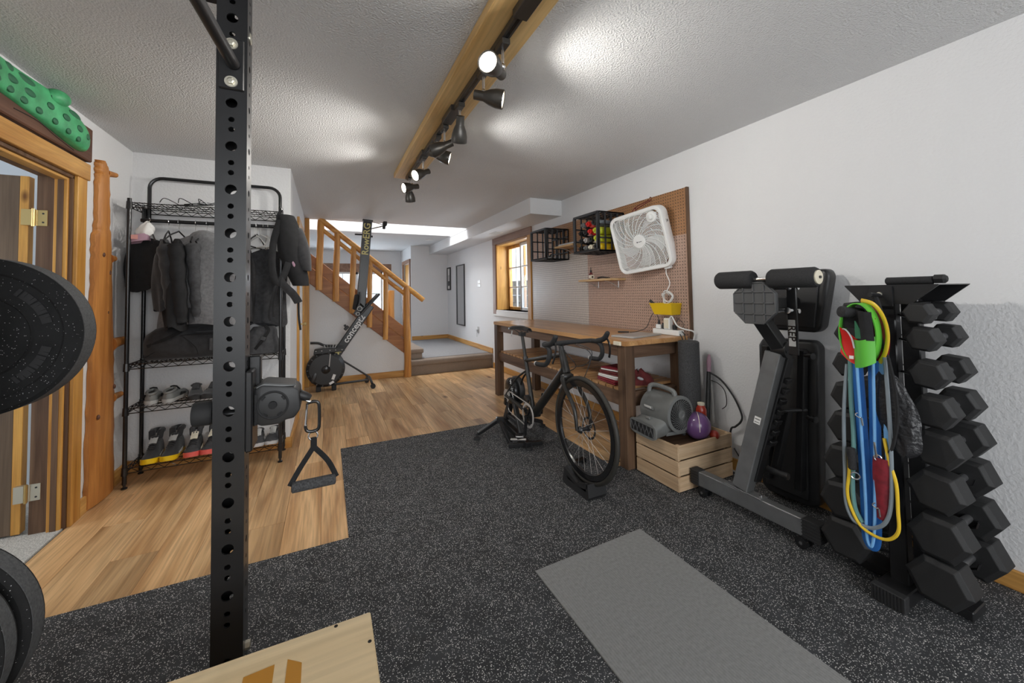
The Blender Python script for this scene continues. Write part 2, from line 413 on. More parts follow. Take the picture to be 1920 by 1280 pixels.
# right wall with deep window opening
def wallbox(name, label, boxes, m='wall', **kw):
    b = B()
    for q in boxes: b.box(*q)
    return struct(name, b, m, label, smooth=0, **kw)
y0, y1, z0, z1 = 4.87, 6.06, 1.0, 2.10
wallbox('wall_right', 'long white textured wall behind the workbench and dumbbells', [(WR, 2.9, -2.9, y0, 0, 3.9), (WR, 2.9, y1, 10.9, 0, 3.9), (WR, 2.9, y0, y1, 0, z0), (WR, 2.9, y0, y1, z1, 3.9)])
# left wall with doorway
dy0, dy1, dz = 2.22, 3.13, 2.02
wallbox('wall_left', 'white wall with doorway beside the power rack', [(-1.47, WLX, -2.9, dy0, 0, H), (-1.47, WLX, dy1, 4.0, 0, H), (-1.47, WLX, dy0, dy1, dz, H)])
wallbox('wall_alcove', 'white alcove wall behind the clothes rack', [(-1.47, -.284, 3.86, 4.0, 0, H)])
cdy0, cdy1, cdz = 4.75, 5.72, 2.04
wallbox('wall_closet', 'white closet side wall running back to the stairs', [(-.424, -.284, 4.0, cdy0, 0, H), (-.424, -.284, cdy1, 7.3, 0, 3.9), (-.424, -.284, cdy0, cdy1, cdz, H)])
wallbox('wall_back', 'white wall with large window behind the viewer', [(-1.47, -1.1, -2.75, -2.6, 0, H), (2.2, 2.75, -2.75, -2.6, 0, H), (-1.1, 2.2, -2.75, -2.6, 0, .6), (-1.1, 2.2, -2.75, -2.6, 2.3, H)])
# ceilings
wallbox('ceiling', 'grey textured ceiling', [(-1.47, 2.75, -2.9, 6.31, H, H+.16)], 'ceiling')
wallbox('ceiling_far', 'pale ceiling of the far landing', [(-.42, 2.75, 7.27, 10.9, H, H+.16)], 'ceiling')
wallbox('wall_stairwell', 'white upper faces of the stairwell opening', [(-.42, 2.16, 6.15, 6.31, H+.16, 3.9), (-.42, 2.16, 7.27, 7.4, H+.16, 3.9), (2.16, 2.3, 6.15, 7.4, H-.02, 3.9), (-.6, -.42, 6.15, 7.4, H+.16, 3.9)])
wallbox('ceiling_stairwell', 'white upper ceiling of the stairwell', [(-.6, .1, 6.15, 7.4, 3.9, 4.0), (1.7, 2.3, 6.15, 7.4, 3.9, 4.0), (.1, 1.7, 6.15, 6.38, 3.9, 4.0), (.1, 1.7, 7.18, 7.4, 3.9, 4.0)], 'white_paint')  # middle opening made up to let the added panel light through
wallbox('soffit', 'white boxed soffit along the right wall', [(2.165, WR, 4.0, 9.2, 2.212, H)])
# far area
wallbox('wall_far', 'white far wall with window beyond the stairs', [(-.42, .02, 10.35, 10.5, 0, H), (1.3, 2.75, 10.35, 10.5, 0, H), (.02, 1.3, 10.35, 10.5, 0, .78), (.02, 1.3, 10.35, 10.5, 1.86, H)])
wallbox('wall_landing', 'white landing wall with corner past the stairs', [(1.74, 2.75, 9.0, 9.12, 0, H), (1.74, 1.86, 9.95, 10.35, 0, H), (1.74, 1.86, 9.12, 9.95, 2.02, H)])
wallbox('wall_hall_left', 'white wall closing the far hall', [(-.57, -.424, 7.3, 10.5, 0, H)])
# landing and steps in carpet
st = tag(empty('floor_landing', (1.9, 6.3, 0)), 'carpeted landing with two low steps', None, None, 'structure')
obj('riser', B().box(1.19, 2.598, 6.27, 6.9, 0, .195), 'carpet', st, bev=.01, seg=2)
obj('nosing', B().box(1.19, 2.598, 6.245, 6.9, .15, .235), 'carpet', st, bev=.02, seg=3)
obj('landing_carpet', B().box(-.42, 2.598, 6.42, 10.35, .0, .24), 'carpet_top', st)
obj('upper_riser', B().box(.92, 1.40, 6.36, 7.27, .24, .37), 'carpet', st, bev=.01, seg=2)
obj('upper_nosing', B().box(.92, 1.425, 6.345, 7.27, .33, .405), 'carpet', st, bev=.02, seg=3)
# side room behind the doorway
wallbox('floor_side_room', 'pale carpet floor of the side room', [(-4.2, -1.34, .6, 3.9, -.06, .004)], 'carpet_white')
wallbox('wall_side_room', 'pale walls of the side room', [(-4.3, -4.2, .5, 1.5, 0, H), (-4.3, -4.2, 3.1, 4.0, 0, H), (-4.3, -4.2, 1.5, 3.1, 0, .8), (-4.3, -4.2, 1.5, 3.1, 2.2, H), (-4.3, -1.47, 3.75, 3.9, 0, H), (-4.3, -1.47, .5, .6, 0, H)], 'blue_wall')
wallbox('ceiling_side_room', 'pale ceiling of the side room', [(-4.3, -1.47, .5, 3.9, H, H+.1)], 'ceiling')
# stair wall: triangle under the stringer
b = B().prism([(-.284, 6.31, 0), (1.13, 6.31, 0), (1.13, 6.31, .36), (-.284, 6.31, 1.52)], (0, .1, 0))
struct('wall_stair', b, 'wall', 'white triangular wall under the stairs', smooth=0)
# baseboards
def base(name, label, q, m): return struct(name, B().box(*q), m, label, bev=.004)
base('baseboard_right', 'pine baseboard along the right wall', (2.583, WR, -2.58, 4.6, .009, .092), 'pine_orange_y')
base('baseboard_right_far', 'pine baseboard from bench to landing', (2.583, WR, 4.61, 6.22, 0, .092), 'pine_orange_y')
base('baseboard_stair', 'bright pine baseboard under the stairs', (-.28, 1.10, 6.293, 6.31, 0, .095), 'pine_orange_x')
base('baseboard_alcove', 'pine baseboard at the alcove corner', (-1.32, -.270, 3.843, 3.86, 0, .09), 'pine_orange_x')
base('baseboard_closet', 'pine baseboard by the closet door', (-.284, -.268, 3.845, 4.67, 0, .09), 'pine_orange_y')
base('baseboard_left', 'pine baseboard beside the doorway', (-1.33, -1.312, 3.215, 3.845, 0, .10), 'pine_orange_y')
base('baseboard_landing', 'pine baseboard at the landing back', (1.75, 2.59, 8.985, 9.0, .24, .33), 'pine_orange_x')
base('baseboard_landing_side', 'pine baseboard along the landing side', (2.583, WR, 6.25, 8.98, .24, .33), 'pine_orange_y')
# door 1 frame and open leaf
t = tag(empty('trim_1', (WLX, 2.7, 0)), 'knotty pine door casing around the doorway', None, None, 'structure')
obj('head_casing', B().box(WLX, WLX+.026, dy0-.12, dy1+.10, 2.008, 2.108), 'pine_orange_y', t, bev=.003)
obj('side_casing', B().box(WLX, WLX+.02, dy1-.012, dy1+.082, 0, 2.008), 'pine_orange_z', t, bev=.003)
obj('side_casing', B().box(WLX, WLX+.02, dy0-.09, dy0+.01, 0, 2.008), 'pine_orange_z', t, bev=.003)
obj('jamb', B().box(-1.475, WLX+.001, dy1-.02, dy1, 0, 2.0), 'walnut_z', t)
obj('jamb', B().box(-1.475, WLX+.001, dy0, dy0+.02, 0, 2.0), 'walnut_z', t)
obj('head_jamb', B().box(-1.475, WLX+.001, dy0, dy1, 1.99, 2.02), 'walnut_z', t)
obj('door_stop', B().box(-1.40, -1.345, dy1-.036, dy1-.02, 0, 1.99), 'pine_orange_z', t, bev=.002)
obj('door_stop', B().box(-1.385, -1.36, dy1-.040, dy1-.034, 0, 1.99), 'walnut_z', t)
obj('head_stop', B().box(-1.40, -1.345, dy0+.02, dy1-.036, 1.975, 1.99), 'pine_orange_y', t, bev=.002)
d = tag(empty('door_1', (-1.52, 3.13, 0)), 'open brown panel door in the doorway', None, None, 'structure')
obj('leaf', B().box(-2.30, -1.548, 3.125, 3.165, .012, 1.985), 'door_brown', d, bev=.003)
obj('edge_strip', B().box(-1.5485, -1.512, 3.122, 3.167, .012, 1.985), 'pine_orange_z', d, bev=.002)
obj('panel', B().box(-2.18, -1.66, 3.118, 3.124, 1.05, 1.86), 'walnut_z', d, bev=.004)
obj('panel', B().box(-2.18, -1.66, 3.118, 3.124, .14, .92), 'walnut_z', d, bev=.004)
for z, mm in ((1.75, 'brass'), (.23, 'nickel_bolt')):
    h = obj('hinge', B().box(-1.53, -1.49, 3.096, 3.124, z-.045, z+.045).box(-1.475, -1.43, 3.1075, 3.111, z-.045, z+.045).box(-1.50, -1.47, 3.104, 3.1075, z-.045, z+.045), mm, d, bev=.001)
    obj('pin', B().cyl((-1.484, 3.101, z-.05), (-1.484, 3.101, z+.05), .007, n=10), 'brass', h)
    obj('screw', B().cyl((-1.447, 3.109, z+.025), (-1.447, 3.106, z+.025), .005, n=8).cyl((-1.447, 3.109, z-.025), (-1.447, 3.106, z-.025), .005, n=8), 'dark_metal', h)
# door 2: closet door near the stairs
d2 = tag(empty('door_2', (-.29, 5.2, 0)), 'white closet door with pine casing by the stairs', None, None, 'structure')
obj('leaf', B().box(-.345, -.305, cdy0+.02, cdy1-.02, .01, cdz-.02), 'white_paint', d2, bev=.003)
obj('casing', B().box(-.284, -.262, cdy1-.01, cdy1+.08, 0, cdz+.09), 'pine_orange_z', d2, bev=.003)
obj('casing', B().box(-.284, -.262, cdy0-.08, cdy0+.01, 0, cdz+.09), 'pine_orange_z', d2, bev=.003)
obj('head_casing', B().box(-.284, -.260, cdy0-.09, cdy1+.09, cdz-.005, cdz+.09), 'pine_orange_y', d2, bev=.003)
obj('knob', B().lathe([(.012, 0), (.008, .02), (.009, .035), (.024, .05), (.026, .062), (.012, .072)], (-.305, cdy1-.08, .93), (1, 0, 0), 14), 'brass', d2)
# trim post at the end of the closet wall, up to the ceiling
struct('trim_2', B().box(-.284, -.225, 6.23, 6.33, .0, H), 'pine_orange_z', 'pine corner post at the stair opening', bev=.006)
# window 1 in the right wall
w = tag(empty('window_1', (2.6, 5.47, 1.0)), 'deep pine window beside the pegboard', None, None, 'structure')
obj('head_casing', B().box(2.578, 2.6, 4.765, 6.17, 2.10, 2.235), 'window_dark', w, bev=.003)
obj('side_casing', B().box(2.578, 2.6, 6.05, 6.165, .93, 2.10), 'window_dark_z', w, bev=.003)
obj('side_casing', B().box(2.572, 2.6, 4.775, 4.88, .90, 2.10), 'pine_orange_z', w, bev=.003)
obj('jamb', B().box(2.6, 2.89, 6.035, 6.06, 1.0, 2.10), 'pine_orange_z', w)
obj('jamb', B().box(2.6, 2.89, 4.87, 4.895, 1.0, 2.10), 'pine_orange_z', w)
obj('head_jamb', B().box(2.6, 2.89, 4.895, 6.035, 2.075, 2.10), 'pine_orange_y', w)
obj('sill', B().box(2.585, 2.89, 4.86, 6.07, .975, 1.0), 'white_paint', w, bev=.004)
obj('apron', B().box(2.582, 2.6, 4.80, 6.14, .90, .975), 'white_paint', w, bev=.003)
def sash(xc, ya, yb, m, mm):
    fr = B(); za, zb = 1.005, 2.07; t_ = .045
    fr.box(xc-.02, xc+.02, ya, ya+t_, za, zb).box(xc-.02, xc+.02, yb-t_, yb, za, zb).box(xc-.02, xc+.02, ya+t_, yb-t_, za, za+t_).box(xc-.02, xc+.02, ya+t_, yb-t_, zb-t_, zb)
    s = obj('sash', fr, m, w, bev=.003)
    ym = (ya+yb)/2; zs = [za+t_+(zb-za-2*t_)*k/3 for k in (1, 2)]
    obj('muntin', B().box(xc-.012, xc+.012, ym-.009, ym+.009, za+t_, zb-t_), mm, s)
    for z in zs: obj('muntin', B().box(xc-.012, xc+.012, ya+t_, yb-t_, z-.009, z+.009), mm, s)
    for k in range(3):
        for a_, b_ in ((ya+t_, ym-.009), (ym+.009, yb-t_)):
            q0 = [za+t_, zs[0]+.009, zs[1]+.009][k]; q1 = [zs[0]-.009, zs[1]-.009, zb-t_][k]
            obj('pane', B().box(xc-.002, xc+.002, a_, b_, q0, q1), 'glass', s)
sash(2.83, 5.44, 6.03, 'pine_orange_z', 'white_paint'); sash(2.785, 4.90, 5.49, 'white_paint', 'white_paint')
# outside the side window: stacked block retaining wall
rw = tag(empty('retaining_wall', (4.2, 6.2, 0)), 'brown block retaining wall seen through the side window', 'wall')
bl = None
for r_ in range(9):
    for k in range(11):
        yy = 4.2+k*.42+(r_ % 2)*.21
        if bl is None: bl = obj('block', B().box(-.12, .12, 0, .405, 0, .165), 'outdoor_stone', rw, bev=.012); bl.location = Vector((4.2, yy, r_*.175))-WL[rw.name]
        else: share(bl, 'block', rw, (4.2+random.uniform(-.012, .012), yy, r_*.175))
struct('ground_outside', B().box(2.95, 14, -1, 18, -.1, -.001), 'outdoor_ground', 'pale ground outside the side window')
# far window
w2 = tag(empty('window_2', (.66, 10.35, .78)), 'bright far window beyond the stairs', None, None, 'structure')
obj('head_casing', B().box(-.10, 1.50, 10.325, 10.35, 1.86, 2.07), 'window_dark', w2, bev=.003)
obj('side_casing', B().box(-.09, .02, 10.33, 10.35, .70, 1.86), 'window_dark_z', w2, bev=.003)
obj('side_casing', B().box(1.3, 1.42, 10.33, 10.35, .70, 1.86), 'window_dark_z', w2, bev=.003)
obj('mullion', B().box(.03, .08, 10.36, 10.42, .78, 1.86).box(1.24, 1.29, 10.36, 10.42, .78, 1.86).box(.62, .70, 10.36, 10.42, .78, 1.86).box(.03, 1.29, 10.36, 10.42, .78, .83).box(.03, 1.29, 10.36, 10.42, 1.81, 1.86), 'white_paint', w2)
for x in (.35, .97): obj('muntin', B().box(x-.01, x+.01, 10.38, 10.40, .83, 1.81), 'white_paint', w2)
obj('muntin', B().box(.08, 1.24, 10.381, 10.399, 1.31, 1.33), 'white_paint', w2)
for a_, b_ in ((.08, .62), (.70, 1.24)): obj('pane', B().box(a_, b_, 10.388, 10.392, .83, 1.81), 'glass', w2)
# back window (behind the viewer)
w3 = tag(empty('window_3', (.55, -2.68, .6)), 'large white window behind the viewer', None, None, 'structure')
obj('sash', B().box(-1.1, -1.04, -2.71, -2.65, .6, 2.3).box(2.14, 2.2, -2.71, -2.65, .6, 2.3).box(.52, .58, -2.71, -2.65, .6, 2.3).box(-1.04, 2.14, -2.71, -2.65, .6, .66).box(-1.04, 2.14, -2.71, -2.65, 2.24, 2.3), 'white_paint', w3)
# doorway in the landing wall
t3 = tag(empty('trim_3', (1.73, 9.5, .24)), 'pine door casing in the far hall', None, None, 'structure')
obj('casing', B().box(1.715, 1.74, 9.05, 9.14, .24, 2.1), 'window_dark_z', t3); obj('casing', B().box(1.715, 1.74, 9.93, 10.02, .24, 2.1), 'window_dark_z', t3)
obj('head_casing', B().box(1.712, 1.74, 9.04, 10.03, 2.02, 2.1), 'window_dark', t3)
obj('leaf', B().box(1.78, 1.82, 9.14, 9.93, .25, 2.01), 'pine_orange_z', t3)
# long wooden board on the ceiling that carries the track
struct('trim_4', B().box(.555, .772, -1.5, 3.64, 2.352, 2.399), 'beam_pine', 'long pine board on the ceiling above the track lights', bev=.004)
# ------------------------------------------------------------------ stairs and log railing
def log(p0, p1, r, n=12, seed=0, wob=.12, steps=12):
    rnd = random.Random(seed); p0 = Vector(p0); p1 = Vector(p1); pts = []; rs = []
    ph = rnd.random()*6
    for i in range(steps+1):
        t = i/steps; p = p0.lerp(p1, t)
        p += Vector((math.sin(ph+t*5), math.cos(ph*2+t*4), 0))*r*.10
        pts.append(p); rs.append(r*(1+wob*(rnd.random()-.5)))
    return B().tube(pts, rs, n)
sc_ = thing('staircase', 'wooden staircase with reddish board stringers rising left above the white triangle wall', 'staircase', (.6, 6.7, .4))
def sl(x0, zt0, zb0, x1, zt1, zb1, ya, yb): return B().prism([(x0, ya, zb0), (x1, ya, zb1), (x1, ya, zt1), (x0, ya, zt0)], (0, yb-ya, 0))
obj('stringer_board', sl(-.27, 1.755, 1.505, 1.105, .58, .36, 6.285, 6.325), 'stair_board', sc_, bev=.004)
obj('stringer_board', sl(-.27, 1.95, 1.765, 1.195, .70, .51, 6.297, 6.33), 'stair_board', sc_, bev=.004)
obj('stringer_board', sl(-.28, 1.93, 1.52, 1.2, .70, .36, 7.16, 7.2), 'stair_board', sc_, bev=.004)
for i in range(6):
    x = .93-i*.215; z = .405+(i+1)*.185
    obj('tread', B().box(x-.235, x+.012, 6.335, 7.155, z-.035, z), 'stair_board', sc_, bev=.006)
    obj('tread_riser', B().box(x-.012, x+.004, 6.335, 7.155, z-.185, z-.036), 'stair_board', sc_)
rl = thing('log_railing', 'peeled orange log handrail with upright log balusters beside the stairs', 'railing', (1.14, 6.25, 0))
obj('newel_post', log((1.14, 6.235, 0.0), (1.135, 6.235, 1.42), .052, 14, 1), 'log_pine', rl)
obj('top_rail', log((-.09, 6.235, 2.40), (1.40, 6.235, 1.19), .04, 12, 2, .08), 'log_rail', rl)
obj('low_rail', log((-.06, 6.24, 2.245), (1.10, 6.24, 1.30), .03, 12, 3, .1), 'log_rail', rl)
for i, (x, za, zb, r) in enumerate(((-.09, 1.37, 2.385, .045), (.13, 1.20, 2.20, .043), (.352, 1.02, 2.00, .04), (.59, .80, 1.82, .036), (.82, .60, 1.63, .036))):
    obj('baluster', log((x-.01, 6.245, za), (x+.01, 6.245, zb), r, 12, 10+i), 'log_pine', rl)
rl2 = tag(obj('log_post', log((1.02, 7.1, .41), (1.03, 7.1, 1.36), .055, 14, 21), 'log_pine'), 'short rough log post standing behind the newel on the far side of the stairs', 'post')
# ------------------------------------------------------------------ landing wall things
def picframe(name, label, cat, y0, y1, z0, z1, inner, fm='black_plastic', fw=.03, mirror=False):
    t = thing(name, label, cat, (2.585, (y0+y1)/2, z0))
    b = B().box(2.575, 2.5995, y0, y0+fw, z0, z1).box(2.575, 2.5995, y1-fw, y1, z0, z1).box(2.575, 2.5995, y0+fw, y1-fw, z0, z0+fw).box(2.575, 2.5995, y0+fw, y1-fw, z1-fw, z1)
    obj('frame', b, fm, t)
    obj('mirror_glass' if mirror else 'mount', B().box(2.588, 2.596, y0+fw, y1-fw, z0+fw, z1-fw), inner, t)
    return t
pf = picframe('picture_frame', 'small black framed grey picture on the landing wall', 'picture', 8.72, 8.98, 1.37, 1.90, 'paper')
obj('print', B().box(2.583, 2.5875, 8.79, 8.91, 1.47, 1.72), 'paper_grey', pf); obj('print_ground', B().box(2.5825, 2.583, 8.79, 8.91, 1.47, 1.58), 'mid_fabric', pf)
picframe('wall_mirror', 'tall narrow dark framed mirror on the landing wall', 'mirror', 7.72, 8.26, .61, 1.90, 'mirror', 'dark_metal', .018, True)
s = thing('light_switch', 'white double light switch plate left of the window', 'light switch', (2.6, 6.88, 1.47))
obj('plate', B().box(2.593, 2.5995, 6.81, 6.95, 1.40, 1.53), 'white_plastic', s, bev=.002); [obj('toggle', B().box(2.584, 2.593, y, y+.012, 1.455, 1.475), 'white_plastic', s) for y in (6.845, 6.905)]
s = thing('wall_outlet', 'grey wall outlet with plugged cord above the landing step', 'outlet', (2.6, 6.96, .57))
obj('plate', B().box(2.593, 2.5995, 6.92, 7.0, .53, .65), 'light_grey', s, bev=.002); obj('plug', B().box(2.56, 2.593, 6.935, 6.985, .56, .60).tube([(2.57, 6.96, .56), (2.565, 6.96, .52), (2.57, 6.965, .46)], .005, 6), 'paper_grey', s)
tag(obj('recessed_light', B().lathe([(.0, 0), (.075, 0), (.075, .012), (.05, .006), (.0, .006)], (1.9, 7.9, 2.388), (0, 0, 1), 20), 'white_plastic'), 'round white trim on the far landing ceiling', 'ceiling light')
vent = tag(obj('soffit_vent', B().box(2.30, 2.42, 5.35, 5.62, 2.204, 2.2115), 'white_plastic', bev=.002), 'small white vent plate under the soffit by the window', 'vent')
for k in range(5): obj('slat', B().box(2.315+k*.021, 2.324+k*.021, 5.37, 5.60, 2.2025, 2.204), 'light_grey', vent)
# ------------------------------------------------------------------ rowing machine folded upright
rm = thing('rowing_machine', 'black rowing machine stored upright against the stairs', 'rowing machine', (.05, 5.95, 0))
Yr = 5.93
fw = obj('flywheel_housing', B().lathe([(.06, -.095), (.20, -.09), (.235, -.06), (.242, -.02), (.242, .03), (.235, .06), (.20, .09), (.06, .095)], (-.01, Yr, .292), (0, 1, 0), 40), 'black_plastic', rm)
for k in range(18):
    a = 2*PI*k/18
    obj('vent_fin', B().obox((-.01+.217*math.cos(a), Yr-.079, .292+.217*math.sin(a)), (.012, .006, .03), (0, PI/2-a, 0)), 'dark_metal', fw)
obj('hub_cap', B().lathe([(.0, -.108), (.03, -.106), (.055, -.096), (.06, -.09)], (-.01, Yr, .292), (0, 1, 0), 20), 'black_gloss', fw)
obj('damper_lever', B().bar((.03, Yr-.1, .33), (.045, Yr-.1, .50), .012, .008), 'light_grey', fw)
obj('sticker', B().obox((.085, Yr-.093, .185), (.035, .003, .07), (0, .35, 0)).obox((.06, Yr-.093, .11), (.06, .003, .03), (0, -.5, 0)), 'white_text', fw)
obj('drain_cover', B().ell((-.15, Yr-.085, .20), (.035, .012, .08), (0, .3, 0), 12, 8), 'dark_metal', fw)
obj('top_bracket', B().prism([(-.16, Yr-.085, .50), (.22, Yr-.085, .52), (.24, Yr-.085, .57), (-.05, Yr-.085, .58), (-.15, Yr-.085, .56)], (0, .17, 0)), 'black_steel', rm, bev=.006)
for x in (-.13, -.06, .04, .11, .19): obj('bolt', B().cyl((x, Yr-.088, .545), (x, Yr-.083, .545), .007, n=8), 'light_grey', rm)
p0 = Vector((.115, Yr, .47)); p1 = Vector((.565, Yr, 1.14)); dr = (p1-p0).normalized(); up = Vector((-dr.z, 0, dr.x))
fr = obj('front_frame', B().bar(p0, p1, .09, .115, up=up), 'black_steel', rm, bev=.008)
text('frame_lettering', 'concept2', .115, frame(p0.lerp(p1, .52)+Vector((0, -.0465, 0)), dr, up), 'white_text', rm, .0006, .002)
obj('frame_emblem', B().bar(p0.lerp(p1, .03)+Vector((0, -.047, 0))-up*.025, p0.lerp(p1, .09)+Vector((0, -.047, 0))+up*.035, .001, .02, up=up).bar(p0.lerp(p1, .03)+Vector((0, -.0472, 0))+up*.03, p0.lerp(p1, .09)+Vector((0, -.0472, 0))-up*.03, .001, .02, up=up), 'gold_text', rm)
obj('frame_clip', B().obox((.25, Yr, .83), (.07, .05, .04), (0, -.8, 0)).obox((.235, Yr, .855), (.03, .03, .05), (0, -.4, 0)), 'black_plastic', rm, bev=.006)
obj('handle_rest', B().tube(bez([(-.20, Yr-.03, .655), (-.10, Yr-.03, .645), (-.03, Yr-.03, .61), (.06, Yr-.03, .60), (.2, Yr-.03, .59)], 16), .017, 8), 'black_plastic', rm)
for k in range(5): obj('guide_fin', B().bar((-.015+k*.03, Yr-.05, .575), (-.03+k*.038, Yr-.05, .615), .004, .012), 'light_grey', rm)
q0 = Vector((.425, Yr, .98)); q1 = Vector((.535, Yr, 2.365)); dq = (q1-q0).normalized(); uq = Vector((-dq.z, 0, dq.x))
mr_ = obj('monorail', B().bar(q0, q1, .075, .125, up=uq), 'grey_steel', rm, bev=.012, seg=2)
obj('rail_face', B().bar(q0.lerp(q1, .02)+Vector((0, -.039, 0)), q0.lerp(q1, .985)+Vector((0, -.039, 0)), .003, .10, up=uq), 'black_steel', mr_)
text('rail_lettering', 'RowERG', .125, frame(q0.lerp(q1, .80)+Vector((0, -.0415, 0)), dq, uq), 'gold_text', rm, .0006, .0025)
obj('rail_cap', B().bar(q0.lerp(q1, .99), q0.lerp(q1, 1.004), .085, .14, up=uq), 'black_plastic', rm, bev=.004)
obj('rear_leg', B().tube([(.57, Yr, 2.24), (.70, Yr, 2.28), (.76, Yr, 2.30)], .009, 8).tube([(.58, Yr, 2.35), (.76, Yr, 2.31)], .006, 8), 'chrome', rm)
obj('rear_foot', B().box(.745, .80, Yr-.05, Yr+.05, 2.30, 2.36).box(.74, .78, Yr-.02, Yr+.02, 2.25, 2.30), 'black_rubber', rm, bev=.01, seg=2)
obj('seat_stop', B().cyl((.36, Yr-.02, 2.15), (.46, Yr-.02, 2.15), .011, n=10), 'black_rubber', rm)
obj('seat_stop', B().cyl((.57, Yr-.02, 2.13), (.60, Yr-.02, 2.13), .014, n=10), 'black_rubber', rm)
for s_, dx in ((-1, 0), (1, .0)):
    yy = Yr+s_*.10
    fp = obj('foot_rest', B().bar((.40+dx, yy, .99), (.68, yy, 1.30), .11, .03, up=up), 'black_plastic', rm, bev=.008)
    obj('foot_strap', B().tube(bez([(.42, yy-.05, 1.05), (.37, yy-.05, 1.13), (.40, yy, 1.18), (.47, yy+.05, 1.12)], 14), .012, 6), 'black_fabric', fp)
obj('heel_cup', B().surf(lambda u, v: (.33+.10*math.sin(PI*u)*.3+.08*u, Yr-.16+.05*v, 1.03+.30*u), 8, 4, thick=0), 'black_plastic', rm, solid=.02)
obj('seat', B().obox((.37, Yr-.02, 1.19), (.05, .25, .22), (0, .15, 0)), 'black_rubber', rm, bev=.02, seg=3)
obj('strap_ring', B().torus((.41, Yr-.19, 1.10), (0, 1, 0), .03, .006, 14, 6).torus((.385, Yr-.19, 1.03), (0, 1, 0), .022, .006, 14, 6), 'light_grey', rm)
obj('leg_tube', B().tube([(.18, Yr-.02, .40), (.53, Yr-.05, .14)], .012, 8).tube([(.08, Yr-.02, .07), (.53, Yr-.05, .09)], .016, 8), 'dark_metal', rm)
obj('front_foot', B().tube([(.53, Yr+.18, .09), (.55, Yr-.02, .12), (.57, Yr-.22, .06)], .018, 8), 'dark_metal', rm)
for yy, xx, z in ((-.235, .575, .035), (.19, .53, .035)): obj('caster', B().cyl((xx, Yr+yy-.02, z), (xx, Yr+yy+.02, z), .033, n=16), 'black_rubber', rm)
for xx in (-.10, .09): obj('base_pad', B().box(xx-.03, xx+.03, Yr-.09, Yr+.09, .001, .07), 'black_rubber', rm, bev=.008)
# paper chart hanging on the closet door
pc = thing('paper_chart', 'white paper chart hanging on the closet door', 'paper', (-.3, 5.2, .9))
obj('sheet', B().surf(lambda u, v: (-.298+.006*math.sin(u*5+v*2), 4.85+.48*u, .72+.80*v), 10, 8), 'paper', pc, solid=.0015)
obj('printed_rows', B().box(-.2935, -.2915, 4.92, 4.94, .8, 1.45).box(-.2935, -.2915, 5.06, 5.08, .8, 1.45), 'paper_grey', pc)
# ------------------------------------------------------------------ track lights
tk = thing('light_track', 'dark metal lighting track on the ceiling board', 'light track', (.66, 2.3, 2.33))
obj('rail', B().box(.645, .68, -.6, 3.56, 2.325, 2.3515), 'lamp_bronze', tk, bev=.002)
obj('rail_slot', B().box(.657, .668, -.58, 3.55, 2.3235, 2.3255), 'black_gloss', tk)
for y in (1.18, 2.18, 2.93): obj('connector', B().box(.632, .693, y-.10, y+.10, 2.318, 2.3515), 'lamp_bronze', tk, bev=.003)
def lamp(y, aim, label, on=True, drop=.075, side=0., power=30):
    x = .6625
    t = thing('track_lamp', label, 'track light', (x, y, 2.325), 'swivel lamps on the ceiling track')
    obj('adapter', B().box(x-.018, x+.018, y-.04, y+.04, 2.30, 2.3245), 'lamp_bronze', t, bev=.003)
    obj('stem', B().cyl((x, y, 2.30), (x, y, 2.30-drop), .006, n=8).ell((x, y, 2.30-drop), (.011, .011, .014), None, 10, 6), 'chrome', t)
    a = Vector(aim).normalized(); c = Vector((x+side, y, 2.30-drop-.022)); o = c-a*.055
    prof = [(.0, -.002), (.022, 0), (.023, .045), (.025, .05), (.036, .075), (.043, .105), (.044, .135), (.043, .14), (.038, .137), (.037, .12)]
    obj('shade', B().lathe(prof, o, a, 22), 'lamp_bronze', t)
    obj('bulb', B().lathe([(.02, .08), (.034, .118), (.0365, .128), (.03, .134), (.0, .137)], o, a, 20), 'bulb' if on else 'bulb_dim', t)
    if on:
        l = bpy.data.lights.new('lamp_glow', 'SPOT'); l.energy = power; l.spot_size = math.radians(125); l.spot_blend = .8; l.color = (1, .965, .91); l.shadow_soft_size = .035
        lo = bpy.data.objects.new('lamp_glow', l); COL.objects.link(lo); lo.location = o+a*.15; lo.rotation_euler = a.to_track_quat('-Z', 'Y').to_euler()
        lo.parent = t; lo.location = o+a*.15-Vector((x, y, 2.325))
lamp(1.44, (-.62, -.55, -.10), 'track lamp nearest the viewer with glowing face turned left', side=-.03)
lamp(1.66, (.82, -.42, -.20), 'second track lamp aiming right with glowing face', side=.01)
lamp(2.02, (.10, .55, -.85), 'dark bell shaped track lamp hanging straight down')
lamp(2.33, (-.80, .45, -.35), 'track lamp with its dark shade turned to the left', power=24)
lamp(2.50, (.85, -.30, -.25), 'track lamp behind the fourth one aiming right', power=24)
lamp(2.92, (-.75, -.30, -.38), 'track lamp aiming left near the far end', power=24)
lamp(3.34, (-.80, -.20, -.22), 'glowing track lamp second from the far end', power=24)
lamp(3.46, (.15, .35, -.9), 'small dark track lamp at the far end of the track', on=False, drop=.09)
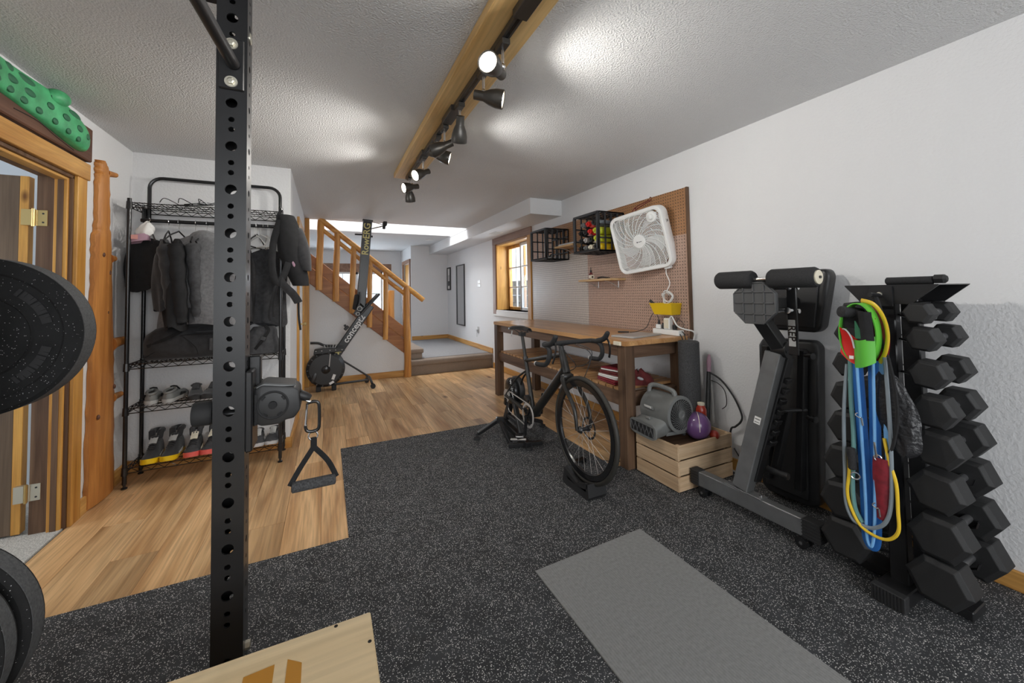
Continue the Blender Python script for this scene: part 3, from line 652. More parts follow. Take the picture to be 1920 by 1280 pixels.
# ------------------------------------------------------------------ power rack
def holed_face(b, z0, z1, w, org, ux, nrm, t, cells):
    """flat face with round holes: cells = [(zc, r)], spanning org+ux*[0..w]; t = wall thickness going along -nrm"""
    org = Vector(org); ux = Vector(ux); nrm = Vector(nrm); Zv = Vector((0, 0, 1)); n = 16
    cells = sorted(cells); bounds = [z0]
    for a, c in zip(cells, cells[1:]): bounds.append((a[0]+a[1]+c[0]-c[1])/2)
    bounds.append(z1)
    for (zc, r), za, zb in zip(cells, bounds, bounds[1:]):
        cx = w/2; ring = []; sq = []
        for j in range(n):
            a = 2*PI*(j+.5)/n; ca, sa = math.cos(a), math.sin(a)
            ring.append((cx+r*ca, zc+r*sa))
            hx = w/2; hz = (zb-zc) if sa > 0 else (zc-za)
            k = min(hx/abs(ca) if abs(ca) > 1e-6 else 1e9, hz/abs(sa) if abs(sa) > 1e-6 else 1e9)
            sq.append([cx+k*ca, zc+k*sa])
        corners = [(w, zb), (0, zb), (0, za), (w, za)]
        for (qx, qz) in corners:   # snap the nearest outline point to each corner
            i = min(range(n), key=lambda i: (sq[i][0]-qx)**2+((sq[i][1]-qz))**2); sq[i] = [qx, qz]
        P3 = lambda x, z, d: org+ux*x+Zv*z-nrm*d
        vs = [P3(*q, 0) for q in sq]+[P3(*q, 0) for q in ring]+[P3(*q, t) for q in ring]+[P3(*q, t) for q in sq]
        fs = []
        for j in range(n):
            k = (j+1) % n
            fs += [(j, k, n+k, n+j), (n+j, n+k, 2*n+k, 2*n+j), (2*n+j, 2*n+k, 3*n+k, 3*n+j)]
        b.add(vs, fs)
def upright(x0, y0, w=.077, z0=.012, z1=2.28):
    x1, y1 = x0+w, y0+w; b = B(); big = []; sm = []
    z = .0453
    k = 0
    while z < z1-.06:
        big += ([(z, .0148)] if z > .4 else [])+[(z+.050, .0078), (z+.080, .0078)]; z += .1297; k += 1
    big = [c for c in big if z0+.03 < c[0] < z1-.03]
    sidec = [(zc, .010 if r > .01 else .006) for zc, r in big]
    holed_face(b, z0, z1, w, (x0, y0, 0), (1, 0, 0), (0, -1, 0), .005, big)
    holed_face(b, z0, z1, w, (x1, y0, 0), (0, 1, 0), (1, 0, 0), .005, sidec)
    holed_face(b, z0, z1, w, (x1, y1, 0), (-1, 0, 0), (0, 1, 0), .005, big)
    holed_face(b, z0, z1, w, (x0, y1, 0), (0, -1, 0), (-1, 0, 0), .005, sidec)
    return b
pr = thing('power_rack', 'tall black perforated steel rack upright with pull-up bar in the foreground', 'power rack', (-.255, 1.42, .009))
obj('upright', upright(-.294, 1.38), 'black_steel', pr, smooth=25)
u2 = obj('upright', B().box(-.852, -.775, 1.38, 1.457, .012, 2.28), 'black_steel', pr, bev=.006)
for x in (-.294, -.852): obj('upright', B().box(x, x+.077, -.20, -.123, .012, 2.28), 'black_steel', pr, bev=.006)
obj('base_beam', B().box(-.775, -.294, 1.39, 1.447, .03, .09), 'black_steel', pr, bev=.004)
for x in (-.255, -.813): obj('base_plate', B().box(x-.06, x+.06, 1.33, 1.50, .0095, .018), 'black_steel', pr, bev=.003)
obj('top_beam', B().box(-.775, -.294, 1.39, 1.447, 2.19, 2.27), 'black_steel', pr, bev=.004)
for x in (-.294, -.852): obj('top_beam', B().box(x+.008, x+.069, -.12, 1.38, 2.285, 2.34).box(x, x+.077, -.2, 1.457, 2.28, 2.286), 'black_steel', pr, bev=.003)
pb = obj('pull_up_bar', B().tube([(-.250, 1.372, 1.975), (-.29, 1.10, 2.01), (-.30, .5, 2.03), (-.28, .10, 2.01), (-.250, -.118, 1.975)], .0165, 16), 'dark_metal', pr)
br = obj('bar_bracket', B().box(-.288, -.224, 1.3735, 1.3795, 1.90, 2.055), 'black_steel', pr, bev=.004)
for z in (1.922, 2.037):
    bo = obj('bolt', B().lathe([(.0165, 0), (.0165, .003), (.0, .003)], (-.256, 1.3735, z), (0, -1, 0), 20), 'nickel_bolt', pr)
    obj('bolt_head', B().lathe([(.0105, .003), (.0098, .010), (.006, .0115), (.0, .0115)], (-.256, 1.3735, z), (0, -1, 0), 6), 'nickel_bolt', bo, smooth=0)
for z in (2.09, 1.55, .22):
    bo = obj('bolt', B().lathe([(.0165, 0), (.0165, .003), (.0, .003)], (-.217, 1.42, z) if z > 1 else (-.217, 1.40, z), (1, 0, 0), 18), 'nickel_bolt', pr) if z != 1.55 else None
obj('foot_bolt', B().lathe([(.012, 0), (.012, .012), (.0, .014)], (-.217, 1.418, .255), (1, 0, 0), 6), 'nickel_bolt', pr)
obj('foot_gusset', B().prism([(-.294, 1.385, .06), (-.36, 1.385, .06), (-.294, 1.385, .24)], (0, .006, 0)), 'black_steel', pr)
# storage peg and j cup on the second upright (mostly out of frame)
obj('storage_peg', B().cyl((-.812, 1.38, .563), (-.812, 1.06, .563), .0245, n=18), 'black_steel', pr)
for y in (1.40, -.17): obj('bar_hook', B().box(-.925, -.852, y, y+.05, 1.145, 1.165).box(-.925, -.912, y, y+.05, 1.165, 1.215), 'black_steel', pr, bev=.003)
# barbell with bumper plate
bbx, bbz = -.889, 1.183
bbell = thing('barbell', 'steel barbell resting on the rack beside the upright', 'barbell', (bbx, .6, bbz))
obj('shaft', B().cyl((bbx, -.2, bbz), (bbx, 1.54, bbz), .0145, n=16), 'chrome', bbell)
obj('sleeve', B().lathe([(.0145, 0), (.038, .002), (.038, .03), (.025, .032), (.025, .43), (.0, .43)], (bbx, 1.54, bbz), (0, 1, 0), 24), 'chrome', bbell)
obj('sleeve', B().lathe([(.0145, 0), (.038, .002), (.038, .03), (.025, .032), (.025, .43), (.0, .43)], (bbx, -.2, bbz), (0, -1, 0), 24), 'chrome', bbell)
def bumper(cx, cy, cz, R, t, label, flip=1):
    r0 = .026
    prof = [(r0, 0), (.055, 0), (.055, .004), (.062, .006), (R*.50, .006), (R*.52, .001), (R*.54, .006), (R*.80, .006), (R*.83, .0), (R*.955, .0), (R, .008), (R, t-.008), (R*.955, t), (r0, t)]
    o = thing('bumper_plate', label, 'weight plate', (cx, cy, cz-R), 'black rubber weight plates')
    obj('rubber_disc', B().lathe(prof, (cx, cy, cz), (0, 1, 0), 72, closed=True), 'bumper_rubber', o, smooth=30)
    obj('rim', B().lathe([(R*.975, .004), (R*1.003, .012), (R*1.003, t-.012), (R*.975, t-.004)], (cx, cy, cz), (0, 1, 0), 72, closed=True), 'lit_rim_rubber', o)  # paler band paints the light on the plate edge
    obj('steel_hub', B().lathe([(r0, -.001), (.05, -.001), (.05, .003), (r0, .003)], (cx, cy, cz), (0, 1, 0), 28, closed=True), 'dark_metal', o)
    return o
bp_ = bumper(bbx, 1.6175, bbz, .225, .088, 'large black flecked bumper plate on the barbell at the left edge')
# raised lettering strokes worn into the disc are unreadable: two low arcs of blocks
for k in range(9):
    for sgn in (1, -1):
        a = sgn*(.28+k*.085)
        obj('worn_letter', B().obox((bbx+.152*math.cos(a), 1.6225, bbz+.152*math.sin(a)), (.009 if k % 3 else .016, .003, .022), (0, PI/2-a, 0)), 'black_rubber', bp_)
yy = 1.115
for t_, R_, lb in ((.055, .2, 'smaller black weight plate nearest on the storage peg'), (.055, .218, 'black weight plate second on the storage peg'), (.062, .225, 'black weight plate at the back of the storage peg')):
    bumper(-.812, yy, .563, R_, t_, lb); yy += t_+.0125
# ------------------------------------------------------------------ cable trainer unit on the upright
cu_ = thing('cable_trainer', 'black motorised cable unit clamped to the perforated upright', 'cable machine', (-.2, 1.46, .94))
obj('mount_plate', B().box(-.216, -.197, 1.372, 1.475, .83, 1.065), 'black_steel', cu_, bev=.004)
obj('mount_flange', B().box(-.2165, -.186, 1.44, 1.475, 1.0, 1.10), 'black_steel', cu_, bev=.003)
obj('clamp_neck', B().box(-.199, -.194, 1.40, 1.50, .895, 1.01), 'black_rubber', cu_, bev=.006)
# octagonal body, seen from its drum side
sec = [(-.196, .905), (-.178, .893), (-.128, .893), (-.116, .903), (-.092, .905), (-.074, .93), (-.078, .990), (-.092, 1.003), (-.13, 1.008), (-.176, 1.016), (-.196, 1.006)]
obj('body', B().prism([(x, 1.395, z) for x, z in sec], (0, .115, 0)), 'black_plastic', cu_, bev=.007, seg=2)
obj('top_cover', B().prism([(-.194, 1.40, 1.012), (-.172, 1.40, 1.022), (-.090, 1.40, 1.008), (-.090, 1.40, 1.002), (-.194, 1.40, 1.005)], (0, .105, 0)), 'grey_steel', cu_, bev=.003)
obj('drum_ring', B().torus((-.148, 1.394, .954), (0, 1, 0), .040, .0035, 32, 6), 'black_rubber', cu_)
obj('drum_cap', B().lathe([(.012, 0), (.011, .006), (.0, .006)], (-.148, 1.394, .954), (0, -1, 0), 16), 'black_gloss', cu_)
for a in (.6, 2.4, 4.1, 5.3): obj('drum_mark', B().obox((-.148+.034*math.cos(a), 1.3935, .954+.034*math.sin(a)), (.014, .004, .006), (0, -a+PI/2, 0)), 'black_gloss', cu_)
obj('side_slot', B().box(-.195, -.187, 1.392, 1.398, .90, .99), 'black_gloss', cu_)
obj('knob', B().lathe([(.0, 0), (.032, .0), (.035, .008), (.035, .04), (.03, .048), (.014, .05), (.014, .06)], (-.349, 1.43, .945), (1, 0, 0), 26), 'black_rubber', cu_)
obj('lock_pin', B().cyl((-.30, 1.43, .935), (-.19, 1.43, .935), .012, n=12), 'dark_metal', cu_)
obj('cable_nozzle', B().lathe([(.016, 0), (.015, .018), (.011, .034), (.009, .036)], (-.080, 1.445, .966), (.9, 0, -.45), 16), 'black_plastic', cu_)
cb = thing('carabiner', 'black carabiner hanging from the cable unit', 'carabiner', (-.043, 1.445, .87))
C0 = Vector((-.043, 1.44, .893))
loop = [(-.014, .043), (.006, .046), (.018, .040), (.021, .02), (.021, -.03), (.016, -.046), (0, -.05), (-.014, -.046), (-.0185, -.036), (-.019, -.028)]
obj('hook', B().tube(bez([C0+Vector((x, 0, z)) for x, z in loop], 40), .0052, 10), 'black_gloss', cb)
obj('gate', B().cyl(C0+Vector((-.014, 0, .043)), C0+Vector((-.019, 0, -.026)), .0034, n=8).cyl(C0+Vector((-.019, 0, -.026)), C0+Vector((-.018, 0, -.036)), .0046, n=8), 'chrome', cb)
obj('swivel', B().cyl((-.060, 1.442, .945), (-.046, 1.44, .938), .005, n=10), 'chrome', cb)
hd = thing('stirrup_grip', 'black stirrup handle with webbing strap hanging from the carabiner', 'exercise handle', (-.03, 1.44, .66))
obj('ring', B().torus((-.040, 1.44, .829), (0, 1, 0), .0135, .0026, 18, 6), 'chrome', hd)
top = Vector((-.038, 1.44, .793))
e0 = Vector((-.104, 1.42, .690)); e1 = Vector((.029, 1.425, .690))
def web(p, q, bow):
    m_ = p.lerp(q, .5)+bow
    return B().tube(bez([p, m_, q], 20), .0085, 8, flat=(.30, 1.0))
obj('strap', web(top, e0, Vector((-.006, 0, -.006))), 'black_fabric', hd)
obj('strap', web(top, e1, Vector((.008, 0, .002))), 'black_fabric', hd)
obj('strap_wrap', B().tube([top+Vector((0, 0, .030)), top+Vector((0, 0, -.012))], .0095, 8, flat=(.6, 1)), 'black_fabric', hd)
obj('grip', B().lathe([(.012, 0), (.0165, .003), (.0165, .124), (.012, .127)], e0+Vector((.004, 0, -.006)), (e1-e0), 20), 'foam', hd)
# ------------------------------------------------------------------ plywood jump box
px = thing('plyometric_box', 'light plywood jump box with orange-brown stencil in the foreground', 'wooden box', (-.28, .74, .009))
X0, X1, Y0, Y1, ZT = -.66, .098, .44, 1.053, .5
obj('top_panel', B().box(X0, X1, Y0, Y1, ZT-.018, ZT), 'plywood', px, bev=.003)
obj('side_panel', B().box(X1-.018, X1, Y0, Y1, .009, ZT-.018), 'plywood', px, bev=.002)
obj('side_panel', B().box(X0, X0+.018, Y0, Y1, .009, ZT-.018), 'plywood', px, bev=.002)
obj('front_panel', B().box(X0+.018, X1-.018, Y0, Y0+.018, .009, ZT-.018), 'plywood', px, bev=.002)
obj('back_panel', B().box(X0+.018, X1-.018, Y1-.018, Y1, .009, ZT-.018), 'plywood', px, bev=.002)
obj('stencil_mark', B().prism([(-.155, .90, ZT+.0003), (-.100, .90, ZT+.0003), (-.100, .996, ZT+.0003), (-.155, .992, ZT+.0003)], (0, 0, .0006)), 'orange_ink', px, smooth=0)
obj('stencil_mark', B().prism([(-.077, .90, ZT+.0003), (-.047, .90, ZT+.0003), (-.048, .975, ZT+.0003), (-.076, .997, ZT+.0003)], (0, 0, .0006)), 'orange_ink', px, smooth=0)
for q in ((.02, 1.043), (.088, .964), (-.40, 1.043)): obj('screw_hole', B().cyl((q[0], q[1], ZT), (q[0], q[1], ZT+.0006), .0042, n=12), 'dark_gap', px)
# ------------------------------------------------------------------ wire garment rack
gr = thing('garment_rack', 'black wire shelving rack with clothes rail in the alcove', 'clothes rack', (-.78, 3.69, 0))
XL, XR, YF, YB = -1.237, -.327, 3.555, 3.815
def post(x, y, h): return obj('post', B().cyl((x, y, .03), (x, y, h), .0125, n=12).lathe([(.017, .0), (.017, .008), (.008, .012), (.008, .035)], (x, y, .0), (0, 0, 1), 12), 'black_gloss', gr)
for x in (XL, XR):
    p_ = post(x, YF, 1.985); post(x, YB, 1.96)
def wshelf(z):
    b = B(); r = .0028
    for y in (YF, YB):
        b.tube([(XL, y, z), (XR, y, z)], .0035, 5); b.tube([(XL, y, z-.032), (XR, y, z-.032)], .0035, 5)
        n = 26; b.tube([(XL+(XR-XL)*i/n, y, z-.002 if i % 2 else z-.030) for i in range(n+1)], r, 4)
    for x in (XL, XR):
        b.tube([(x, YF, z), (x, YB, z)], .0035, 5); b.tube([(x, YF, z-.032), (x, YB, z-.032)], .0035, 5)
        n = 8; b.tube([(x, YF+(YB-YF)*i/n, z-.002 if i % 2 else z-.030) for i in range(n+1)], r, 4)
    for k in range(1, 34):
        x = XL+(XR-XL)*k/34; b.tube([(x, YF, z+.004), (x, YB, z+.004)], .0022, 4)
    for y in (3.64, 3.73): b.tube([(XL, y, z-.001), (XR, y, z-.001)], .003, 5)
    for x in (XL, XR):
        for y in (YF, YB): b.cyl((x, y, z-.045), (x, y, z+.008), .018, .0155, 10)
    o = obj('wire_shelf', b, 'black_gloss', gr)
    return o
for z in (1.955, .835, .535, .135): wshelf(z)
obj('clothes_rail', B().cyl((XL+.02, 3.685, 1.855), (XR-.01, 3.685, 1.855), .0135, n=14), 'black_gloss', gr)
for x in (XL+.03, XR-.03): obj('rail_hanger', B().cyl((x, 3.685, 1.855), (x, 3.685, 1.955), .006, n=8), 'black_gloss', gr)
bx_ = []
bx_ += [(XL+.03, YB-.02, 1.80), (XL+.03, YB-.02, 2.10)]
bx_ += arc((XL+.11, YB-.02, 2.12), .08, PI, PI/2, 7, (1, 0, 0), (0, 0, 1))+arc((XR-.11, YB-.02, 2.12), .08, PI/2, 0, 7, (1, 0, 0), (0, 0, 1))
bx_ += [(XR-.03, YB-.02, 2.10), (XR-.03, YB-.02, 1.80)]
obj('arch_bar', B().tube(bx_, .0125, 10), 'black_gloss', gr)
# ------------------------------------------------------------------ hangers
def hanger(name, label, x, rz, m, w=.20, grp='clothes hangers on the rail', z=1.855, tilt=0.):
    t = thing(name, label, 'hanger', (x, 3.685, z), grp)
    b = B(Matrix.Translation((x, 3.685, z)) @ Matrix.Rotation(rz, 4, 'Z') @ Matrix.Rotation(tilt, 4, 'Y'))
    hook = [(0, .013*math.sin(a)*-1, .0185*math.cos(a)) for a in [(-2.0+i*.42) for i in range(9)]]
    hk = [(0, .0165*math.sin(a), .0185*math.cos(a)) for a in [(-1.9+i*.40) for i in range(10)]]
    b.tube(hk+[(0, .004, -.04), (0, 0, -.075)], .0022, 6)
    o = obj('hook', b, 'chrome' if m != 'white_plastic' else m, t)
    b2 = B(b.m); b2.tube([(0, 0, -.07), (0, -w*.55, -.11), (0, -w, -.165), (0, -w*.9, -.178), (0, w*.9, -.178), (0, w, -.165), (0, w*.55, -.11), (0, 0, -.07)], .0052, 6)
    obj('shoulder_bar', b2, m, t)
    return t
def garment(name, label, cat, x, y, z, rz, w, h, th, m, flare=1.1, seed=0, parts=None, slv=None, hood=False, folds=6, amp=.16, open_=False):
    """a garment hanging from its hanger; width along local y, thickness along local x"""
    t = thing(name, label, cat, (x, y, z)); MX = Matrix.Translation((x, y, z)) @ Matrix.Rotation(rz, 4, 'Z'); rnd = random.Random(seed)
    ph = [rnd.random()*6 for _ in range(4)]
    def fn(u, v):
        a = 2*PI*u; d = v*h
        sh = min(1, (v/.13)**.55) if v < .13 else 1
        ww = (w*.22+(w-w*.22)*sh)*(1+(flare-1)*v); tt = th*(.45+.55*min(1, v*4))*(1+.25*math.sin(PI*v))
        f = 1+amp*min(1, v*3)*(math.sin(folds*a+ph[0]+v*2)+.5*math.sin((folds+3)*a+ph[1]-v*4))
        sx = math.copysign(abs(math.cos(a))**.8, math.cos(a)); sy = math.copysign(abs(math.sin(a))**.8, math.sin(a))
        zz = -d-.05*w*(sh if v < .13 else 1)+.02*math.sin(a*3+ph[2])*v
        return (sx*tt*f, sy*ww*(1+.05*math.sin(v*7+ph[3])), zz)
    obj('body', B(MX).surf(fn, 56, 26, True), m, t, smooth=60)
    if slv:
        for s_ in slv:
            L_ = h*.92
            pts = [(.0, s_*w*.82, -.07), (th*.25, s_*w*1.02, -.22), (th*.55, s_*w*1.05, -.22-(L_*.42)), (th*.6, s_*w*.98, -.12-L_*.82)]
            pts = bez(pts, 24); n = len(pts)
            obj('sleeve', B(MX).tube(pts, [(.072-.024*i/n)*(1+.08*math.sin(i*1.3+seed)) for i in range(n)], 12, flat=(1, .7)), m, t, smooth=60)
    if hood:
        obj('hood', B(MX).ell((.03, -w*.05, -.035), (.075, .10, .075), (0, .3, 0), 16, 10), m, t)
    return t, MX
hanger('clothes_hanger', 'dark hanger holding the short black vest', -1.17, .5, 'black_plastic', .17)
v_, mx = garment('tank_top', 'short black sleeveless top hanging leftmost on the rail', 'clothing', -1.17, 3.66, 1.72, 1.0, .15, .36, .045, 'black_fabric', 1.15, 3)
obj('chest_panel', B(mx).surf(lambda u, v: (.06+.01*math.sin(u*9), -.11+.2*u, -.10-.10*v), 8, 5), 'mid_fabric', v_, solid=.006)
obj('care_tag', B(mx).box(.05, .053, -.13, -.09, -.36, -.30), 'paper_grey', v_)
ct = thing('knit_cap', 'crumpled white and mauve cap stuffed at the end of the rail', 'cap', (-1.19, 3.62, 1.70))
obj('crown', B().surf(lambda u, v: (-1.168+(.05*math.sin(PI*min(v, .97)*.9+.3)+.006*math.sin(u*31+v*9))*math.cos(2*PI*u)+.03*(v-.5), 3.61+(.045*math.sin(PI*min(v, .97)*.9+.3)+.006*math.sin(u*25))*math.sin(2*PI*u), 1.705+.13*v+.006*math.sin(u*12)), 24, 10, True), 'paper', ct, smooth=70)
obj('band', B().surf(lambda u, v: (-1.20+.065*math.cos(2*PI*u)*(1-.1*v), 3.60+.05*math.sin(2*PI*u), 1.685+.05*v+.015*math.cos(2*PI*u)), 20, 4, True), 'mauve', ct, solid=.006)
obj('badge', B().obox((-1.205, 3.546, 1.715), (.035, .004, .03), (0, 0, .1)), 'pink', ct)
hanger('clothes_hanger', 'dark hanger holding the black shirt', -1.06, .15, 'black_plastic')
hanger('clothes_hanger', 'dark hanger holding the long black coat', -1.00, -.15, 'black_plastic')
s_, mx = garment('shirt', 'black shirt with cuffed sleeve hanging second from the left', 'clothing', -1.075, 3.65, 1.715, .35, .17, .50, .05, 'dark_fabric', 1.1, 5, slv=(-1,))
for dz in (0, .028): obj('cuff_stud', B(mx).ell((.03, -.232, -.46-dz), (.007, .006, .007), None, 8, 6), 'light_grey', s_)
s_, mx = garment('coat', 'long black zip coat with small white logo hanging third on the rail', 'clothing', -.985, 3.64, 1.72, .15, .18, .64, .06, 'black_fabric', 1.3, 9, slv=(-1,), folds=5, amp=.2)
obj('chest_logo', B(mx).ell((-.005, -.205, -.24), (.011, .005, .016), (.2, 0, 0), 8, 6), 'paper', s_)
hanger('clothes_hanger', 'dark hanger holding the grey overshirt', -.90, .1, 'black_plastic')
garment('overshirt', 'dark grey collared overshirt hanging behind the grey jacket', 'clothing', -.90, 3.66, 1.73, .2, .17, .60, .045, 'mid_fabric', 1.05, 12, slv=(-1,))
hanger('clothes_hanger', 'dark hanger holding the grey hooded jacket', -.83, -.1, 'black_plastic')
s_, mx = garment('hooded_jacket', 'grey fleece hooded jacket with dangling zip hanging in the middle', 'clothing', -.85, 3.575, 1.75, 1.2, .20, .66, .075, 'grey_fabric', 1.3, 15, slv=(-1,), hood=True, folds=4, amp=.12)
obj('lapel', B(mx).prism([(.095, -.13, -.10), (.12, .075, -.30), (.12, -.02, -.36), (.11, -.17, -.60)], (.012, 0, 0)), 'grey_fabric', s_, bev=.004)
obj('zip_pull', B(mx).cyl((.125, .0, -.48), (.125, .0, -.55), .005, n=6).ell((.125, .0, -.56), (.006, .006, .012), None, 8, 6), 'light_grey', s_)
garment('tee_shirt', 'pale t-shirt edge hanging beside the grey jacket', 'clothing', -.66, 3.66, 1.72, .05, .16, .55, .025, 'paper_grey', 1.05, 17)
garment('fleece_top', 'charcoal top hanging hidden behind the rack upright', 'clothing', -.585, 3.65, 1.72, -.05, .17, .62, .045, 'mid_fabric', 1.05, 19)
for i, (x, rz, lb, mm) in enumerate(((-.52, .5, 'white plastic hanger left of the empty pair', 'white_plastic'), (-.475, .75, 'white plastic hanger tilted in front of the grey sheet', 'white_plastic'), (-.435, .25, 'white plastic hanger nearest the backpack', 'white_plastic'), (-.505, -.2, 'black patterned hanger among the white ones', 'black_plastic'))):
    hanger('clothes_hanger', lb, x, rz, mm, .19, tilt=(.1 if i == 1 else 0))
# grey bag cloth hanging at the right
garment('hanging_trousers', 'plain grey cloth hanging wide behind the white hangers', 'clothing', -.45, 3.78, 1.68, PI/2-.1, .155, .62, .02, 'mid_fabric', .95, 23, folds=3, amp=.1)
# hangers lying on top
wh = thing('wire_hanger', 'tangled black wire hangers lying on the top shelf', 'hanger', (-.95, 3.68, 1.96))
for k in range(3):
    o_ = Vector((-.98+.07*k, 3.62+.05*k, 1.97+.018*k)); a = .4+k*.5
    d1 = Vector((math.cos(a), math.sin(a), .15+.1*k)); d2 = Vector((-math.sin(a), math.cos(a), .2))
    obj('wire', B().tube([o_, o_+d1*.2, o_+d1*.17+d2*.1, o_-d1*.03+d2*.05, o_], .003, 6).tube(bez([o_-d1*.0, o_-d1*.08+d2*.02+Vector((0, 0, .05)), o_-d1*.11+Vector((0, 0, .02))], 10), .0028, 6), 'black_gloss', wh)
# ------------------------------------------------------------------ bags
def loft(secs, n=20, pw=.6):
    """secs: list of (center, half extents a,b, axis a, axis b)"""
    b = B(); vs = []
    for c, a, e, A, E in secs:
        for j in range(n):
            t = 2*PI*j/n; ca, sa = math.cos(t), math.sin(t)
            vs.append(Vector(c)+Vector(A)*a*math.copysign(abs(ca)**pw, ca)+Vector(E)*e*math.copysign(abs(sa)**pw, sa))
    fs = [(i*n+j, i*n+(j+1) % n, (i+1)*n+(j+1) % n, (i+1)*n+j) for i in range(len(secs)-1) for j in range(n)]
    fs += [tuple(range(n-1, -1, -1)), tuple(range((len(secs)-1)*n, len(secs)*n))]
    b.add(vs, fs); return b
db = thing('duffel_bag', 'large black duffel bag with side straps on the middle shelf', 'bag', (-.9, 3.66, .84))
secs = []
for i in range(13):
    t = i/12; x = -1.155+.60*t; k = (1-abs(2*t-1)**5)
    secs.append(((x, 3.67-.01*math.sin(t*7), .842+.125*(.75+.25*k)+.003*math.sin(t*9)), .13*(.80+.20*k), .126*(.75+.25*k), (0, 1, 0), (0, 0, 1)))
obj('body', loft(secs, 24, .72), 'dark_fabric', db, smooth=70)
obj('strap', B().tube(bez([(-1.13, 3.555, .95), (-1.04, 3.535, .99), (-.97, 3.535, 1.03), (-.93, 3.56, 1.06)], 14), .013, 6, flat=(.3, 1)), 'black_fabric', db)
obj('seam', B().tube(bez([(-1.14, 3.56, .875), (-1.03, 3.538, .95), (-.93, 3.54, 1.02), (-.60, 3.545, 1.01)], 18), .0035, 5).tube(bez([(-.94, 3.538, 1.02), (-.86, 3.53, .94), (-.84, 3.535, .88)], 12), .0025, 5), 'black_fabric', db)
obj('zip_pull', B().box(-.775, -.755, 3.528, 3.536, .90, .99), 'mid_fabric', db, bev=.003)
obj('piping', B().tube(bez([(-.90, 3.56, 1.035), (-.75, 3.555, 1.04), (-.58, 3.56, 1.035)], 12), .004, 6), 'mid_fabric', db)
rb_ = thing('roll_bag', 'grey roll-top bag at the right end of the middle shelf', 'bag', (-.44, 3.68, .84))
secs = [((-.46+.008*math.sin(i), 3.68, .842+.205*i/8), (.12-.045*(i/8)**3), (.10-.055*(i/8)**2), (1, 0, 0), (0, 1, 0)) for i in range(9)]
obj('body', loft(secs, 20, .75), 'mid_fabric', rb_, smooth=70)
obj('strap', B().tube(bez([(-.50, 3.585, .88), (-.45, 3.57, .95), (-.41, 3.585, 1.02), (-.44, 3.64, 1.055)], 14), .012, 6, flat=(.3, 1)), 'black_fabric', rb_)
obj('buckle', B().obox((-.445, 3.565, .96), (.04, .012, .03), (0, .4, 0)), 'black_plastic', rb_, bev=.003)
bk = thing('backpack', 'black backpack with yellow badge hanging on the right rack post', 'backpack', (-.27, 3.58, 1.35))
secs = []
for i in range(11):
    t = i/10; z = 1.93-.56*t; k = math.sin(PI*min(1, .12+t*.80))**.6
    secs.append(((-.30+.10*t**1.2+.01*math.sin(t*8), 3.60-.02*math.sin(t*6), z), .035+.055*k, .05+.085*k, (1, 0, 0), (0, 1, 0)))
obj('main_pack', loft(secs, 22, .85), 'black_fabric', bk, smooth=70)
secs = [((-.215+.065*t, 3.57, 1.83-.34*t), .028+.03*math.sin(PI*(.1+.8*t)), .045+.045*math.sin(PI*(.1+.8*t)), (1, 0, 0), (0, 1, 0)) for t in [i/8 for i in range(9)]]
obj('front_pocket', loft(secs, 18, .85), 'dark_fabric', bk, smooth=70)
obj('pink_panel', B().ell((-.245, 3.505, 1.58), (.022, .02, .075), (0, -.25, 0), 12, 8), 'mauve', bk)
obj('badge', B().obox((-.262, 3.492, 1.80), (.028, .006, .045), (.1, -.2, 0)), 'yellow', bk, bev=.003)
obj('badge_hook', B().torus((-.262, 3.49, 1.745), (0, 1, 0), .011, .003, 14, 6), 'yellow', bk)
obj('top_strap', B().tube(bez([(-.327, 3.54, 1.97), (-.345, 3.52, 1.90), (-.335, 3.52, 1.80), (-.31, 3.53, 1.72)], 14), .014, 6, flat=(.35, 1)), 'black_fabric', bk)
obj('shoulder_strap', B().tube(bez([(-.33, 3.50, 1.88), (-.37, 3.47, 1.70), (-.375, 3.46, 1.50), (-.345, 3.47, 1.38), (-.30, 3.48, 1.45), (-.27, 3.49, 1.55)], 26), .024, 8, flat=(.35, 1)), 'black_fabric', bk)
obj('hip_belt', B().tube(bez([(-.33, 3.49, 1.42), (-.29, 3.46, 1.36), (-.235, 3.45, 1.30), (-.20, 3.47, 1.235)], 18), .034, 8, flat=(.3, 1)), 'dark_fabric', bk)
for k, q in enumerate(([(-.345, 3.47, 1.40), (-.375, 3.46, 1.28), (-.395, 3.46, 1.15), (-.385, 3.46, 1.10)], [(-.34, 3.47, 1.38), (-.37, 3.47, 1.22), (-.365, 3.46, 1.13)], [(-.20, 3.47, 1.235), (-.197, 3.47, 1.12), (-.185, 3.47, 1.02)])):
    obj('loose_webbing', B().tube(bez(q, 12), .008, 5, flat=(.3, 1)), 'black_fabric', bk)
